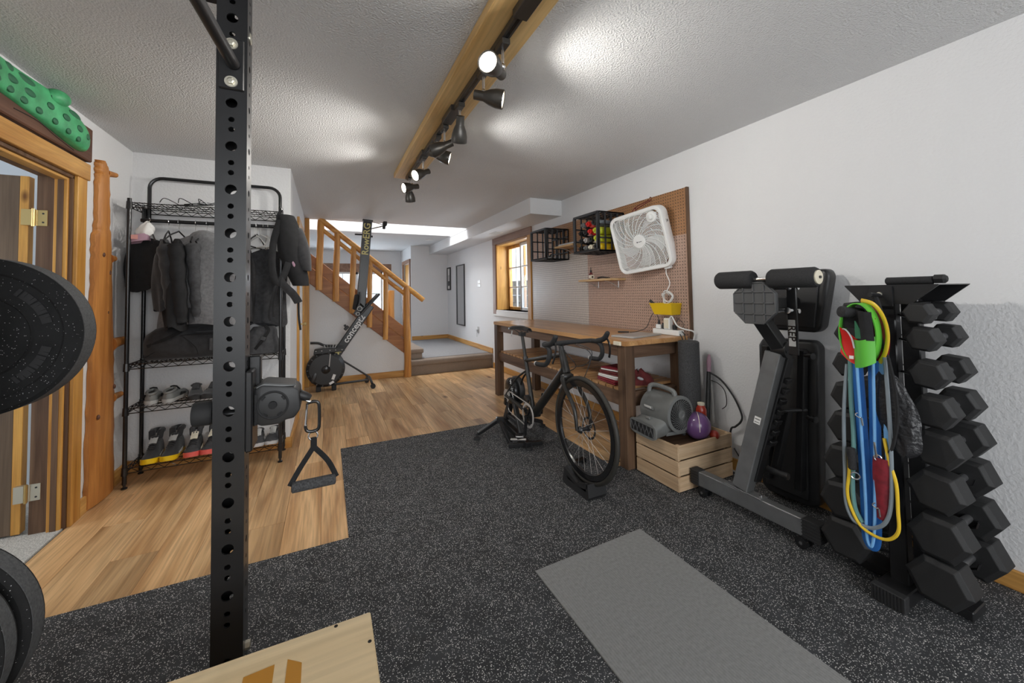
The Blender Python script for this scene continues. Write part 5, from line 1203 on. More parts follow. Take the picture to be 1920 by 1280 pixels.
obj('cable', B().tube(bez([(2.505, 2.25, 1.0), (2.53, 2.24, 1.04), (2.56, 2.26, 1.05), (2.57, 2.22, 1.01), (2.545, 2.21, .975)], 22), .002, 6), 'black_plastic', cc)
pc_ = thing('strip_cord', 'white cord running from the power strip down behind the foam roller', 'cord', (2.52, 2.15, .7))
obj('cord', B().tube(bez([(2.505, 2.30, 1.05), (2.50, 2.27, 1.07), (2.50, 2.22, 1.0), (2.52, 2.165, .975), (2.565, 2.12, .955), (2.585, 2.145, .88), (2.585, 2.19, .7), (2.585, 2.19, .3)], 40), .0055, 6), 'white_plastic', pc_)
lc = thing('dangling_cable', 'black cable hanging from the bench end behind the roller', 'cable', (2.5, 2.15, .6))
obj('cable', B().tube(bez([(2.50, 2.24, .985), (2.49, 2.20, .95), (2.49, 2.163, .90), (2.50, 2.155, .80), (2.46, 2.16, .70), (2.44, 2.165, .60), (2.45, 2.16, .53)], 34), .0042, 6), 'black_plastic', lc)
obj('cable', B().tube(bez([(2.51, 2.22, .965), (2.51, 2.16, .93), (2.515, 2.15, .75), (2.505, 2.155, .62), (2.49, 2.16, .53)], 26), .0036, 6), 'black_plastic', lc)
# folded cloths on the lower shelf
for i, (lb, m_, h_) in enumerate((('dark red folded towel at the bottom of the shelf stack', 'dark_red', .03), ('white striped folded towel in the middle of the shelf stack', 'paper', .022), ('maroon folded towel in the shelf stack', 'maroon', .025), ('crumpled white and maroon cloth on top of the shelf stack', 'paper', .025))):
    z = SZ+.001+[0, .032, .056, .083][i]
    t = thing('folded_towel', lb, 'towel', (2.09, 2.47, z), 'towels stacked on the lower shelf')
    n = 3
    for k in range(2): obj('fold', B().obox((2.10+.008*i, 2.46+.01*i, z+h_*(.25+.5*k)), (.24-.015*i, .25-.02*i, h_*.5-.001), (0, 0, .1*i-.12)), m_ if k == 0 or i != 3 else 'dark_red', t, bev=h_*.2, seg=2)
t = thing('crumpled_cloth', 'crumpled brown cloth piled behind the bench leg on the lower shelf', 'towel', (2.2, 2.33, SZ))
obj('pile', B().surf(lambda u, v: (2.20+(.12-.1*v*v)*math.cos(2*PI*u)*(1+.15*math.sin(u*31)), 2.33+(.09-.075*v*v)*math.sin(2*PI*u)*(1+.15*math.sin(u*25+1)), SZ+.001+.10*v+.012*math.sin(u*19+v*7)*v), 30, 8, True), 'maroon', t, smooth=50)
obj('tucked_corner', B().ell((2.15, 2.27, SZ+.05), (.03, .02, .012), (.2, .3, 0), 12, 6), 'paper_grey', t)
# ------------------------------------------------------------------ slatted crate with air mover, ball, roller
wc = thing('slatted_crate', 'pine slatted crate beside the workbench leg', 'wooden crate', (2.24, 1.98, .009))
CX0, CX1, CY0, CY1 = 1.985, 2.50, 1.79, 2.155
hs = .088
for k in range(3):
    z0_ = .016+k*(hs+.010)
    obj('end_slat', B().box(CX0, CX0+.012, CY0, CY1, z0_, z0_+hs), 'crate_pine_y', wc, bev=.002); obj('end_slat', B().box(CX1-.012, CX1, CY0, CY1, z0_, z0_+hs), 'crate_pine_y', wc, bev=.002)
    obj('side_slat', B().box(CX0+.012, CX1-.012, CY0, CY0+.011, z0_, z0_+hs), 'crate_pine_x', wc, bev=.002); obj('side_slat', B().box(CX0+.012, CX1-.012, CY1-.011, CY1, z0_, z0_+hs), 'crate_pine_x', wc, bev=.002)
for x in (CX0+.013, CX1-.033):
    for y in (CY0+.012, CY1-.032): obj('corner_post', B().box(x, x+.02, y, y+.02, .009, .30), 'crate_pine_x', wc)
for k in range(4): obj('base_slat', B().box(CX0+.013, CX1-.013, CY0+.034+k*.078, CY0+.104+k*.078, .016, .026), 'crate_pine_x', wc)
tag(obj('cardboard_insert', B().box(CX0+.036, CX1-.036, CY0+.035, CY1-.035, .027, .265), 'bench_dark_x', bev=.003), 'brown cardboard box sunk inside the slatted crate', 'box')
# air mover blower
am = thing('air_mover', 'grey compact air mover blower resting on the slatted crate', 'blower', (2.1, 2.05, .27))
AM = Matrix.Translation((2.12, 2.03, .43)) @ Matrix.Rotation(-.10, 4, 'Z')
ry = .118
obj('drum', B(AM).lathe([(0, .0), (ry*.85, .0), (ry*.985, .012), (ry, .03), (ry, .235), (ry*1.03, .245), (ry*1.03, .262), (ry*.86, .266), (ry*.84, .252), (0, .25)], (0, .125, .02), (.12, -1, 0), 36), 'grey_plastic', am)
gc = AM @ Vector((.0312, -.138, .02)); gdir = (AM.to_3x3() @ Vector((.12, -1, 0))).normalized()
gi = obj('intake_grille', B().lathe([(0, 0), (ry*.84, 0), (ry*.84, .004), (0, .004)], gc-gdir*.0015, gdir, 28), 'black_plastic', am)
gx = gdir.cross(Vector((0, 0, 1))).normalized(); gy = gx.cross(gdir)
for k in range(28):
    a = 2*PI*k/28
    obj('grille_vane', B().tube([gc+gdir*.006+(gx*math.cos(a+s*.9)+gy*math.sin(a+s*.9))*(ry*(.24+.6*s)) for s in (0, .33, .66, 1)], .0016, 4), 'grey_plastic', gi)
obj('grille_hub', B().lathe([(ry*.22, 0), (ry*.25, .006), (ry*.16, .008), (ry*.12, .004), (0, .004)], gc+gdir*.002, gdir, 20), 'grey_plastic', gi)
# outlet duct at the front left, toward the room
b = B(AM); vs = []
for x, hy, z0_, z1_ in ((-.02, .115, -.11, .08), (-.09, .125, -.128, -.015), (-.160, .13, -.132, -.042), (-.166, .137, -.139, -.035), (-.178, .137, -.139, -.035)):
    n = 20
    for j in range(n):
        a = 2*PI*j/n; ca, sa = math.cos(a), math.sin(a)
        vs.append((x, hy*math.copysign(abs(ca)**.45, ca), (z0_+z1_)/2+(z1_-z0_)/2*math.copysign(abs(sa)**.6, sa)))
b.add(vs, [(i*20+j, i*20+(j+1) % 20, (i+1)*20+(j+1) % 20, (i+1)*20+j) for i in range(4) for j in range(20)]+[tuple(range(80, 100))])
obj('outlet_duct', b, 'grey_plastic', am, smooth=45)
og = obj('outlet_grille', B(AM).obox((-.1785, 0, -.087), (.003, .228, .066)), 'black_plastic', am, bev=.001)
for k in range(11): obj('grille_bar', B(AM).obox((-.1805, -.10+k*.020, -.087), (.003, .005, .064), (.45 if k % 2 else -.45, 0, 0)), 'grey_steel', og)
obj('base_skid', B(AM).box(-.06, .12, -.10, .10, -.128, -.10), 'grey_plastic', am, bev=.01, seg=2)
obj('handle', B(AM).tube(bez([(-.03, .10, .125), (-.02, .10, .165), (.0, .06, .178), (.01, -.06, .172), (.015, -.10, .155), (.015, -.105, .11)], 26), .016, 10), 'grey_plastic', am)
obj('switch_plate', B(AM).obox((-.112, .01, .05), (.012, .09, .028), (0, -.35, 0)), 'grey_plastic', am, bev=.005); obj('maker_label', B(AM).obox((-.119, .01, .052), (.004, .07, .014), (0, -.35, 0)), 'paper', am)
obj('latch', B(AM).obox((-.118, -.0, -.025), (.03, .04, .02), (0, .5, 0)), 'grey_plastic', am, bev=.004)
for s_ in (-1, 1): obj('foot', B(AM).cyl((.10, s_*.08, -.14), (.10, s_*.08, -.125), .014, n=10), 'black_rubber', am)
# foam roller
fr_ = thing('foam_roller', 'tall grey speckled foam roller standing behind the crate', 'foam roller', (2.46, 2.07, .27))
fr_.location = (0, 0, 0); WL[fr_.name] = Vector((0, 0, 0))
obj('roller', B().lathe([(0, 0), (.066, 0), (.073, .006), (.073, .632), (.067, .638), (0, .638)], (2.412, 2.045, .266), (0, 0, 1), 32), 'foam', fr_)
obj('top_face', B().lathe([(0, 0), (.064, 0), (.064, .0015), (0, .0015)], (2.412, 2.045, .904), (0, 0, 1), 28), 'mid_fabric', fr_)
# ------------------------------------------------------------------ road bicycle on a turbo trainer (nose toward the viewer, -Y)
bx = 1.5
bk_ = thing('bicycle', 'black drop-bar road bicycle mounted on the trainer by the workbench', 'bicycle', (bx, 2.6, .05))
FA = Vector((bx, 2.10, .395)); RA = Vector((bx, 3.17, .375)); BBk = Vector((bx, 2.775, .305)); R_ = .335
ST = Vector((bx, 2.905, .735)); HT = Vector((bx, 2.345, .868)); HB = Vector((bx, 2.292, .722))
wh_ = obj('front_wheel', B().torus(FA, (1, 0, 0), R_-.014, .0155, 64, 12), 'tyre', bk_)
obj('rim', B().lathe([(R_-.030, -.011), (R_-.026, -.012), (R_-.062, -.010), (R_-.068, 0), (R_-.062, .010), (R_-.026, .012), (R_-.030, .011), (R_-.036, 0)], FA, (1, 0, 0), 56, closed=True), 'black_gloss', wh_)
obj('hub', B().lathe([(.008, -.05), (.012, -.048), (.024, -.03), (.024, -.026), (.012, -.02), (.012, .02), (.024, .026), (.024, .03), (.012, .048), (.008, .05)], FA, (1, 0, 0), 18), 'dark_metal', wh_)
obj('disc_rotor', B().lathe([(.058, -.001), (.072, -.001), (.072, .001), (.058, .001)], FA+Vector((.038, 0, 0)), (1, 0, 0), 32, closed=True), 'dark_metal', wh_)
for k in range(24):
    a = 2*PI*k/24; a2 = a+(.45 if k % 2 else -.45); sx = .028 if k % 4 < 2 else -.028
    obj('spoke', B().cyl(FA+Vector((sx, .023*math.cos(a2), .023*math.sin(a2))), FA+Vector((0, (R_-.06)*math.cos(a), (R_-.06)*math.sin(a))), .0012, n=4), 'silver', wh_)
def ot(p, q, r0, r1, flat=(1, 1), n=14): return B().tube([p, Vector(p).lerp(Vector(q), .5), q], [r0, (r0+r1)/2, r1], n, flat=flat)
obj('head_tube', ot(HT, HB, .024, .030), 'bike_frame', bk_)
dt = obj('down_tube', ot(HB+Vector((0, .015, .015)), BBk+Vector((0, -.01, .01)), .034, .032, n=16), 'bike_frame', bk_)
dd = (BBk-HB).normalized()
text('frame_lettering', 'CANYON', .045, frame(HB.lerp(BBk, .52)+Vector((-.0345, 0, 0))+Vector((0, .012, .012)), -dd, Vector((0, dd.z, -dd.y))), 'dark_metal', bk_, .0004) if False else None
obj('top_tube', ot(HT+Vector((0, .012, -.03)), ST+Vector((0, 0, -.02)), .019, .015), 'bike_frame', bk_)
obj('seat_tube', ot(ST, BBk, .0165, .020), 'bike_frame', bk_)
for s_ in (-1, 1):
    obj('chain_stay', ot(BBk+Vector((s_*.022, .02, 0)), RA+Vector((s_*.062, 0, 0)), .019, .014), 'bike_frame', bk_)
    obj('seat_stay', B().tube(bez([ST.lerp(BBk, .24)+Vector((s_*.012, .01, 0)), (bx+s_*.035, 3.03, .54), RA+Vector((s_*.062, 0, .01))], 12), .0085, 10), 'bike_frame', bk_)
    obj('fork_blade', B().tube(bez([HB+Vector((s_*.012, -.008, -.015)), HB+Vector((s_*.045, -.028, -.055)), FA+Vector((s_*.055, .03, .14)), FA+Vector((s_*.055, .0, 0))], 18), [.019-.009*i/18 for i in range(19)], 10), 'bike_frame', bk_)
obj('fork_crown', B().ell(HB+Vector((0, -.008, -.022)), (.05, .026, .028), None, 16, 10), 'bike_frame', bk_)
obj('steerer_spacer', B().cyl(HT, HT+Vector((0, .012, .045)), .018, n=14), 'black_plastic', bk_)
BC = Vector((bx, 2.265, .935))
obj('stem', ot(HT+Vector((0, .012, .045)), BC, .018, .017), 'bike_frame', bk_)
obj('seat_post', B().tube([ST, ST+Vector((0, .055, .19))], .0136, 12), 'bike_frame', bk_)
obj('seat_clamp', B().cyl(ST+Vector((0, -.003, -.012)), ST+Vector((0, .004, .012)), .021, n=14), 'dark_metal', bk_)
SP = ST+Vector((0, .055, .19))
def sad(u, v):
    y = SP.y-.135+.265*u; w_ = .016+.055*max(0, min(1, (u-.25)/.55))**1.4; 
    if u > .93: w_ *= math.sqrt(max(.05, 1-((u-.93)/.075)**2))
    a = PI*v; zc = SP.z+.045+.012*math.sin(u*3)+.012*max(0, (u-.7))
    return (bx-w_*math.cos(a), y, zc-.012+ .026*math.sin(a)**.7)
obj('saddle', B().surf(sad, 20, 11), 'vinyl', bk_, solid=.006)
obj('saddle_rails', B().tube([(bx-.02, SP.y-.09, SP.z+.03), (bx-.022, SP.y, SP.z+.012), (bx-.02, SP.y+.1, SP.z+.035)], .0035, 6).tube([(bx+.02, SP.y-.09, SP.z+.03), (bx+.022, SP.y, SP.z+.012), (bx+.02, SP.y+.1, SP.z+.035)], .0035, 6).box(bx-.024, bx+.024, SP.y-.02, SP.y+.02, SP.z-.01, SP.z+.022), 'dark_metal', bk_)
obj('saddle_tag', B().tube([(bx-.05, SP.y+.09, SP.z+.03), (bx-.055, SP.y+.1, SP.z-.02)], .005, 6), 'light_grey', bk_)
obj('bar_top', B().cyl(BC+Vector((-.17, 0, 0)), BC+Vector((.17, 0, 0)), .0155, n=14), 'black_rubber', bk_)
for s_ in (-1, 1):
    x = bx+s_*.205
    obj('bar_drop', B().tube(bez([(bx+s_*.165, 2.265, .935), (bx+s_*.195, 2.255, .935), (x, 2.205, .932), (x+s_*.003, 2.165, .905), (x+s_*.008, 2.165, .855), (x+s_*.012, 2.20, .815), (x+s_*.016, 2.255, .805), (x+s_*.018, 2.31, .803)], 40), .0155, 12), 'black_rubber', bk_)
    h_ = obj('brake_hood', B().tube(bez([(x, 2.215, .935), (x, 2.17, .945), (x, 2.125, .965), (x, 2.098, .995), (x, 2.085, 1.008)], 18), [.018, .019, .02, .02, .019, .018, .018, .018, .018, .018, .018, .017, .017, .016, .015, .013, .01][:17], 12), 'black_rubber', bk_)
    obj('brake_lever', B().tube(bez([(x, 2.11, .975), (x+s_*.004, 2.085, .935), (x+s_*.012, 2.088, .88), (x+s_*.018, 2.105, .835)], 16), .0085, 8, flat=(.6, 1)), 'black_gloss', h_)
    obj('bar_plug', B().cyl((x+s_*.018, 2.31, .803), (x+s_*.0182, 2.322, .803), .016, n=12), 'light_grey', bk_)
for k, q in enumerate(([(bx-.05, 2.25, .925), (bx-.10, 2.16, .90), (bx-.03, 2.13, .80), (bx-.012, 2.26, .735)], [(bx+.06, 2.25, .925), (bx+.12, 2.16, .88), (bx+.10, 2.19, .79), (bx+.03, 2.28, .76)], [(bx+.05, 2.25, .92), (bx+.10, 2.14, .86), (bx+.06, 2.17, .70), (bx+.05, 2.20, .62)])):
    obj('brake_hose', B().tube(bez(q, 20), .0028, 6), 'black_plastic', bk_)
# drivetrain on the viewer's side
CR = BBk+Vector((-.055, 0, 0))
ch = obj('chainring', B().lathe([(.078, -.0025), (.094, -.0025), (.098, 0), (.094, .0025), (.078, .0025)], CR, (1, 0, 0), 48, closed=True), 'silver', bk_)
obj('inner_ring', B().lathe([(.058, -.002), (.070, -.002), (.070, .002), (.058, .002)], CR+Vector((.008, 0, 0)), (1, 0, 0), 36, closed=True), 'dark_metal', ch)
for k in range(4):
    a = .5+k*PI/2; obj('spider_arm', B().bar(CR, CR+Vector((0, .085*math.cos(a), .085*math.sin(a))), .007, .018, up=(1, 0, 0)), 'black_gloss', ch)
ca = Vector((0, .035, -.166))
for s_ in (-1, 1):
    o_ = CR+Vector((-.012, 0, 0)) if s_ < 0 else BBk+Vector((.065, 0, 0)); e_ = o_+ca*(1 if s_ < 0 else -1)
    obj('crank_arm', B().tube([o_, e_], [.016, .012], 10, flat=(.8, 1)), 'black_gloss', bk_)
    pd = obj('pedal', B().obox(e_+Vector((s_*.05, 0, 0)), (.055, .05, .016), (.3, 0, 0)), 'dark_metal', bk_, bev=.004)
    obj('pedal_axle', B().cyl(e_, e_+Vector((s_*.07, 0, 0)), .006, n=8), 'chrome', pd)
    obj('cleat_cage', B().torus(e_+Vector((s_*.05, -.005, 0)), (.2, .3, 1), .028, .005, 16, 6), 'light_grey', pd)
obj('bottom_bracket', B().cyl(BBk+Vector((-.05, 0, 0)), BBk+Vector((.05, 0, 0)), .024, n=18), 'bike_frame', bk_)
CG = RA+Vector((-.05, 0, 0))
obj('chain', B().tube([CR+Vector((0, .02, .094)), CG+Vector((0, .0, .045))], .0045, 5).tube([CR+Vector((0, .02, -.094)), CG+Vector((0, -.03, -.13)), CG+Vector((0, .0, -.10)), CG+Vector((0, .02, -.045))], .0045, 5), 'silver', bk_)
obj('rear_derailleur', B().obox(CG+Vector((-.015, .01, -.055)), (.02, .035, .06), (.3, 0, 0)).obox(CG+Vector((-.01, -.012, -.11)), (.012, .02, .10), (-.25, 0, 0)).cyl(CG+Vector((-.01, -.022, -.145)), CG+Vector((.0, -.022, -.145)), .016, n=12), 'black_gloss', bk_, bev=.003)
obj('front_derailleur', B().obox(BBk+Vector((-.05, .025, .125)), (.018, .07, .03), (.35, 0, 0)).obox(BBk+Vector((-.03, .045, .13)), (.03, .02, .04)), 'dark_metal', bk_, bev=.003)
# ------------------------------------------------------------------ turbo trainer
tr = thing('bike_trainer', 'black direct-drive bike trainer with spread legs holding the rear axle', 'bike trainer', (bx, 3.2, .009))
obj('flywheel', B().lathe([(.0, 0), (.09, 0), (.118, .01), (.124, .02), (.124, .05), (.115, .06), (0, .06)], (bx+.02, 3.19, .405), (1, 0, 0), 36), 'black_plastic', tr)
obj('belt_cover', B().lathe([(0, 0), (.085, .0), (.112, .010), (.116, .02), (.116, .03), (0, .03)], (bx-.025, 3.19, .405), (1, 0, 0), 36), 'black_gloss', tr)
obj('cassette', B().lathe([(.03, 0), (.055, 0), (.05, .006), (.05, .010), (.044, .012), (.038, .022), (.03, .026)], (bx-.062, RA.y, RA.z), (1, 0, 0), 26), 'silver', tr)
text('maker_lettering', 'wahoo', .065, frame((bx-.0262, 3.125, .43), (0, -.35, -1), (0, -1, .35)), 'white_text', tr, .0005, .001)
obj('body', B().bar((bx+.01, RA.y, .40), (bx+.01, 3.33, .12), .05, .055).bar((bx+.01, RA.y+.01, .36), (bx-.01, 2.99, .085), .04, .045).bar((bx+.01, 3.30, .16), (bx, 3.05, .15), .035, .04), 'black_plastic', tr, bev=.006)
obj('main_rail', B().bar((bx-.02, 3.38, .10), (bx-.02, 2.83, .045), .05, .05), 'black_steel', tr, bev=.006)
obj('stay_rail', B().bar((bx-.09, 3.28, .14), (bx-.13, 2.93, .04), .028, .03), 'black_steel', tr, bev=.004)
obj('front_brace', B().bar((bx-.16, 2.93, .035), (bx+.12, 2.86, .035), .035, .03), 'black_steel', tr, bev=.004)
for s_, fx, fy, cl in ((-1, 1.19, 3.245, .0), (1, 1.845, 3.26, .0)):
    lg = obj('leg', B().bar((bx+s_*.05, 3.25, .135), (bx+s_*.12, 3.27, .14), .05, .05), 'black_steel', tr, bev=.006)
    obj('leg_arm', B().bar((bx+s_*.10, 3.265, .14), (fx-s_*.0, fy, .055), .034, .034), 'black_steel', lg, bev=.005)
    obj('foot', B().lathe([(.026, 0), (.029, .004), (.029, .016), (.02, .02), (.008, .022), (.008, .05)], (fx+s_*.005, fy, .009), (0, 0, 1), 18), 'black_rubber', lg)
obj('axle_mount', B().cyl(RA+Vector((-.075, 0, 0)), RA+Vector((.075, 0, 0)), .011, n=12), 'dark_metal', tr)
obj('front_pad', B().cyl((bx-.02, 2.83, .009), (bx-.02, 2.83, .03), .025, n=14), 'black_rubber', tr)
obj('quick_lever', B().bar((bx-.13, 2.95, .075), (bx-.03, 2.86, .085), .02, .012), 'silver', tr, bev=.003)
# wheel block
wbk = thing('wheel_block', 'black rubber block cradling the front wheel', 'wheel block', (bx, 2.1, .009))
def wbp(y, z): return [(bx-.075, y, .009)]
prof = [(1.985, .009), (2.255, .009), (2.262, .03), (2.235, .118)]
for i in range(13):
    a = -.33+.66*i/12
    prof.append((2.1-.0+.338*math.sin(-a)*1.0, .395-.339*math.cos(a)+.0))
prof += [(1.985, .105), (1.972, .03)]
obj('block', B().prism([(bx-.068, y, z) for y, z in prof[:4]]+[(bx-.068, y, z) for y, z in prof[4:17]]+[(bx-.068, y, z) for y, z in prof[17:]], (.136, 0, 0)), 'black_plastic', wbk, smooth=20)
obj('groove_wall', B().prism([(bx-.068, 2.0, .055), (bx-.068, 2.2, .055), (bx-.068, 2.235, .118), (bx-.068, 2.20, .105), (bx-.068, 2.10, .07), (bx-.068, 2.0, .105)], (.02, 0, 0)), 'black_plastic', wbk)
rp = tag(obj('remote_box', B().obox((1.70, 2.44, .024), (.10, .045, .03), (0, 0, .25)), 'black_gloss', bev=.004), 'small black power adapter on the mat behind the front wheel', 'power adapter')
cd_ = tag(obj('adapter_cord', B().tube(bez([(1.75, 2.44, .02), (1.85, 2.40, .014), (1.95, 2.33, .013), (2.08, 2.33, .006), (2.25, 2.40, .006)], 20), .0035, 6), 'black_plastic'), 'thin black cord running from the adapter under the bench', 'cord')
# ------------------------------------------------------------------ folded weight bench against the wall
wt = thing('weight_bench', 'black and grey adjustable bench stored upright against the right wall', 'weight bench', (2.25, 1.4, .009))
obj('base_bar', B().bar((2.105, 1.775, .112), (2.125, 1.075, .112), .055, .085), 'grey_steel', wt, bev=.004)
for y0_, y1_, x in ((1.775, 1.72, 2.105), (1.15, 1.07, 2.124)):
    ec = obj('end_cap', B().bar((x, y0_, .112), (x, y1_, .112), .060, .092), 'black_rubber', wt, bev=.003)
    for k in range(6): obj('cap_rib', B().box(x-.032, x+.032, min(y0_, y1_)-.001, max(y0_, y1_)+.001, .073+k*.0155, .079+k*.0155), 'black_plastic', ec)
for y, x in ((1.70, 2.107), (1.155, 2.122)):
    cs = obj('caster_fork', B().box(x-.022, x+.022, y-.016, y+.016, .05, .07), 'dark_metal', wt)
    obj('caster_wheel', B().cyl((x-.03, y, .037), (x-.012, y, .037), .028, n=20).cyl((x+.012, y, .037), (x+.03, y, .037), .028, n=20), 'black_gloss', cs); obj('axle', B().cyl((x-.033, y, .037), (x+.033, y, .037), .008, n=10), 'chrome', cs)
obj('base_plate', B().box(2.085, 2.145, 1.34, 1.56, .153, .160), 'grey_steel', wt, bev=.002)
for y in (1.36, 1.54): obj('bolt', B().lathe([(.009, 0), (.008, .01), (0, .011)], (2.115, y, .16), (0, 0, 1), 6), 'chrome', wt)
P0 = Vector((2.118, 1.462, .16)); P1 = Vector((2.255, 1.332, .925))
mp_ = obj('main_post', B().bar(P0, P1, .085, .07, up=(1, 0, 0)), 'grey_steel', wt, bev=.004)
sd = (P1-P0).normalized(); mid = P0.lerp(P1, .5)
obj('sticker', B().bar(P0.lerp(P1, .49)+Vector((-.037, -.01, 0)), P0.lerp(P1, .54)+Vector((-.037, -.01, 0)), .034, .001, up=(1, 0, .18)), 'paper', mp_)
obj('sticker_print', B().bar(P0.lerp(P1, .50)+Vector((-.038, -.01, 0)), P0.lerp(P1, .505)+Vector((-.038, -.01, 0)), .026, .001, up=(1, 0, .18)).bar(P0.lerp(P1, .52)+Vector((-.038, -.01, 0)), P0.lerp(P1, .527)+Vector((-.038, -.01, 0)), .026, .001, up=(1, 0, .18)), 'grey_plastic', mp_)
obj('post_channel', B().bar(P0+Vector((.05, -.035, .05)), P1+Vector((.05, -.03, -.02)), .05, .06, up=(1, 0, 0)), 'black_steel', wt, bev=.004)  # black steel channel alongside the main post
for k in range(7):
    p = P0.lerp(P1, .35+k*.075)+Vector((.06, -.065, 0)); obj('ladder_tooth', B().obox(p, (.05, .02, .03), (.4, 0, 0)), 'black_steel', wt, bev=.003)
# elbow arm and foot plate
obj('elbow_arm', B().bar((2.27, 1.30, .93), (2.17, 1.385, 1.16), .07, .065, up=(1, 0, 0)), 'black_steel', wt, bev=.004)
obj('elbow_joint', B().cyl((2.27, 1.27, .945), (2.27, 1.345, .945), .045, n=18), 'black_steel', wt)
oc = Vector((2.105, 1.352, 1.205)); oh, ow = .112, .114
def oct_(x, s_): 
    k = .45
    return [(x, oc.y+ow*s_*a, oc.z+oh*s_*c) for a, c in ((1, k), (k, 1), (-k, 1), (-1, k), (-1, -k), (-k, -1), (k, -1), (1, -k))]
fp_ = obj('foot_plate', B().prism(oct_(2.108, 1), (.03, 0, 0)), 'plate_grey', wt, bev=.004) if 'plate_grey' in M else None
if not fp_:
    mat('plate_grey', (.075, .076, .078), .55); fp_ = obj('foot_plate', B().prism(oct_(2.108, 1), (.03, 0, 0)), 'plate_grey', wt, bev=.004)
for k in (-1, 0, 1):
    for (a0, a1) in ((-.95, .95),):
        lim = .92 if k == 0 else .92
        obj('tread_rib', B().box(2.1015, 2.109, oc.y+k*.058-.004, oc.y+k*.058+.004, oc.z-oh*lim*(1 if k == 0 else .93), oc.z+oh*lim*(1 if k == 0 else .93)), 'plate_grey', fp_, bev=.001)
        obj('tread_rib', B().box(2.1015, 2.109, oc.y-ow*lim, oc.y+ow*lim, oc.z+k*.060-.004, oc.z+k*.060+.004), 'plate_grey', fp_, bev=.001)
obj('plate_edge', B().tube(oct_(2.108, .985), .005, 6, closed=True), 'plate_grey', fp_)
# foam rollers
def froll(y0_, y1_, x, z, r=.05, cap=False):
    o = obj('foam_roll', B().lathe([(.012, 0), (r*.85, 0), (r, .012), (r, abs(y1_-y0_)-.012), (r*.85, abs(y1_-y0_)), (.012, abs(y1_-y0_))], (x, max(y0_, y1_), z), (0, -1, 0), 28), 'foam_black', wt)
    if cap: obj('end_cap', B().lathe([(.034, 0), (.034, .006), (.012, .008), (0, .008)], (x, min(y0_, y1_), z), (0, -1, 0), 22), 'cream', o); obj('cap_pin', B().cyl((x, min(y0_, y1_)-.008, z), (x, min(y0_, y1_)-.014, z), .007, n=10), 'dark_metal', o)
mat('foam_black', (.018, .018, .019), .85, vary=(160, .3), bump=(240, .4, .003))
froll(1.565, 1.355, 2.12, 1.333); froll(1.265, 1.045, 2.12, 1.333, cap=True)
obj('roller_axle', B().cyl((2.12, 1.57, 1.333), (2.12, 1.045, 1.333), .011, n=12), 'chrome', wt)
obj('axle_bracket', B().box(2.125, 2.20, 1.27, 1.34, 1.29, 1.345), 'black_steel', wt, bev=.004)
obj('yoke', B().box(2.14, 2.44, 1.305, 1.365, 1.17, 1.23), 'black_steel', wt, bev=.004)
for z in (1.285, 1.16): obj('cross_rod', B().cyl((2.25, 1.46, z), (2.25, 1.20, z), .012, n=10), 'chrome', wt)
obj('link_plate', B().box(2.215, 2.225, 1.195, 1.245, .93, 1.31), 'black_steel', wt, bev=.003)
obj('numbered_strip', B().box(2.2085, 2.2145, 1.203, 1.237, .975, 1.115), 'light_grey', wt, bev=.002)
text('strip_lettering', 'REP', .052, frame((2.2082, 1.220, 1.045), (0, 0, -1), (0, -1, 0)), 'black_gloss', wt, .0006, .001)
obj('link_bolt', B().lathe([(.014, 0), (.014, .012), (0, .014)], (2.21, 1.22, 1.285), (-1, 0, 0), 12).lathe([(.014, 0), (.010, .02), (.016, .022), (.016, .03), (0, .032)], (2.21, 1.22, 1.165), (-1, 0, 0), 12), 'chrome', wt)
# pads
def pad(name, pts, x0, x1, m='vinyl', bev=.02):
    return obj(name, B().prism([(x0, y, z) for y, z in pts], (x1-x0, 0, 0)), m, wt, bev=bev, seg=3)
pad('seat_pad', [(1.47, 1.385), (1.17, 1.385), (1.155, 1.345), (1.205, 1.06), (1.235, 1.03), (1.475, 1.03), (1.495, 1.06)], 2.46, 2.54)
pad('seat_backing', [(1.44, 1.35), (1.20, 1.35), (1.235, 1.06), (1.45, 1.06)], 2.445, 2.462, 'black_plastic', .004)
pad('back_pad', [(1.555, .93), (1.53, .975), (1.25, .985), (1.222, .95), (1.252, .08), (1.285, .045), (1.53, .035), (1.57, .07)], 2.45, 2.535)
pad('back_board', [(1.52, .93), (1.275, .935), (1.30, .09), (1.53, .09)], 2.436, 2.452, 'black_plastic', .004)
obj('pad_rail', B().bar((2.405, 1.275, .935), (2.415, 1.325, .14), .035, .045, up=(1, 0, 0)), 'black_steel', wt, bev=.003)
obj('pad_rail', B().bar((2.405, 1.475, .935), (2.415, 1.50, .14), .035, .045, up=(1, 0, 0)), 'black_steel', wt, bev=.003)
obj('support_strut', B().bar((2.30, 1.39, .24), (2.33, 1.325, .60), .035, .05, up=(1, 0, 0)), 'black_steel', wt, bev=.004)
obj('strut_pin', B().cyl((2.25, 1.345, .60), (2.42, 1.28, .60), .011, n=10).cyl((2.25, 1.40, .265), (2.25, 1.29, .265), .018, n=12), 'dark_metal', wt)
for z in (.91, .57): obj('knob', B().lathe([(.012, 0), (.012, .03), (.018, .032), (.018, .05), (0, .052)], (2.395, 1.26, z), (-.3, -1, 0), 12), 'black_gloss', wt)
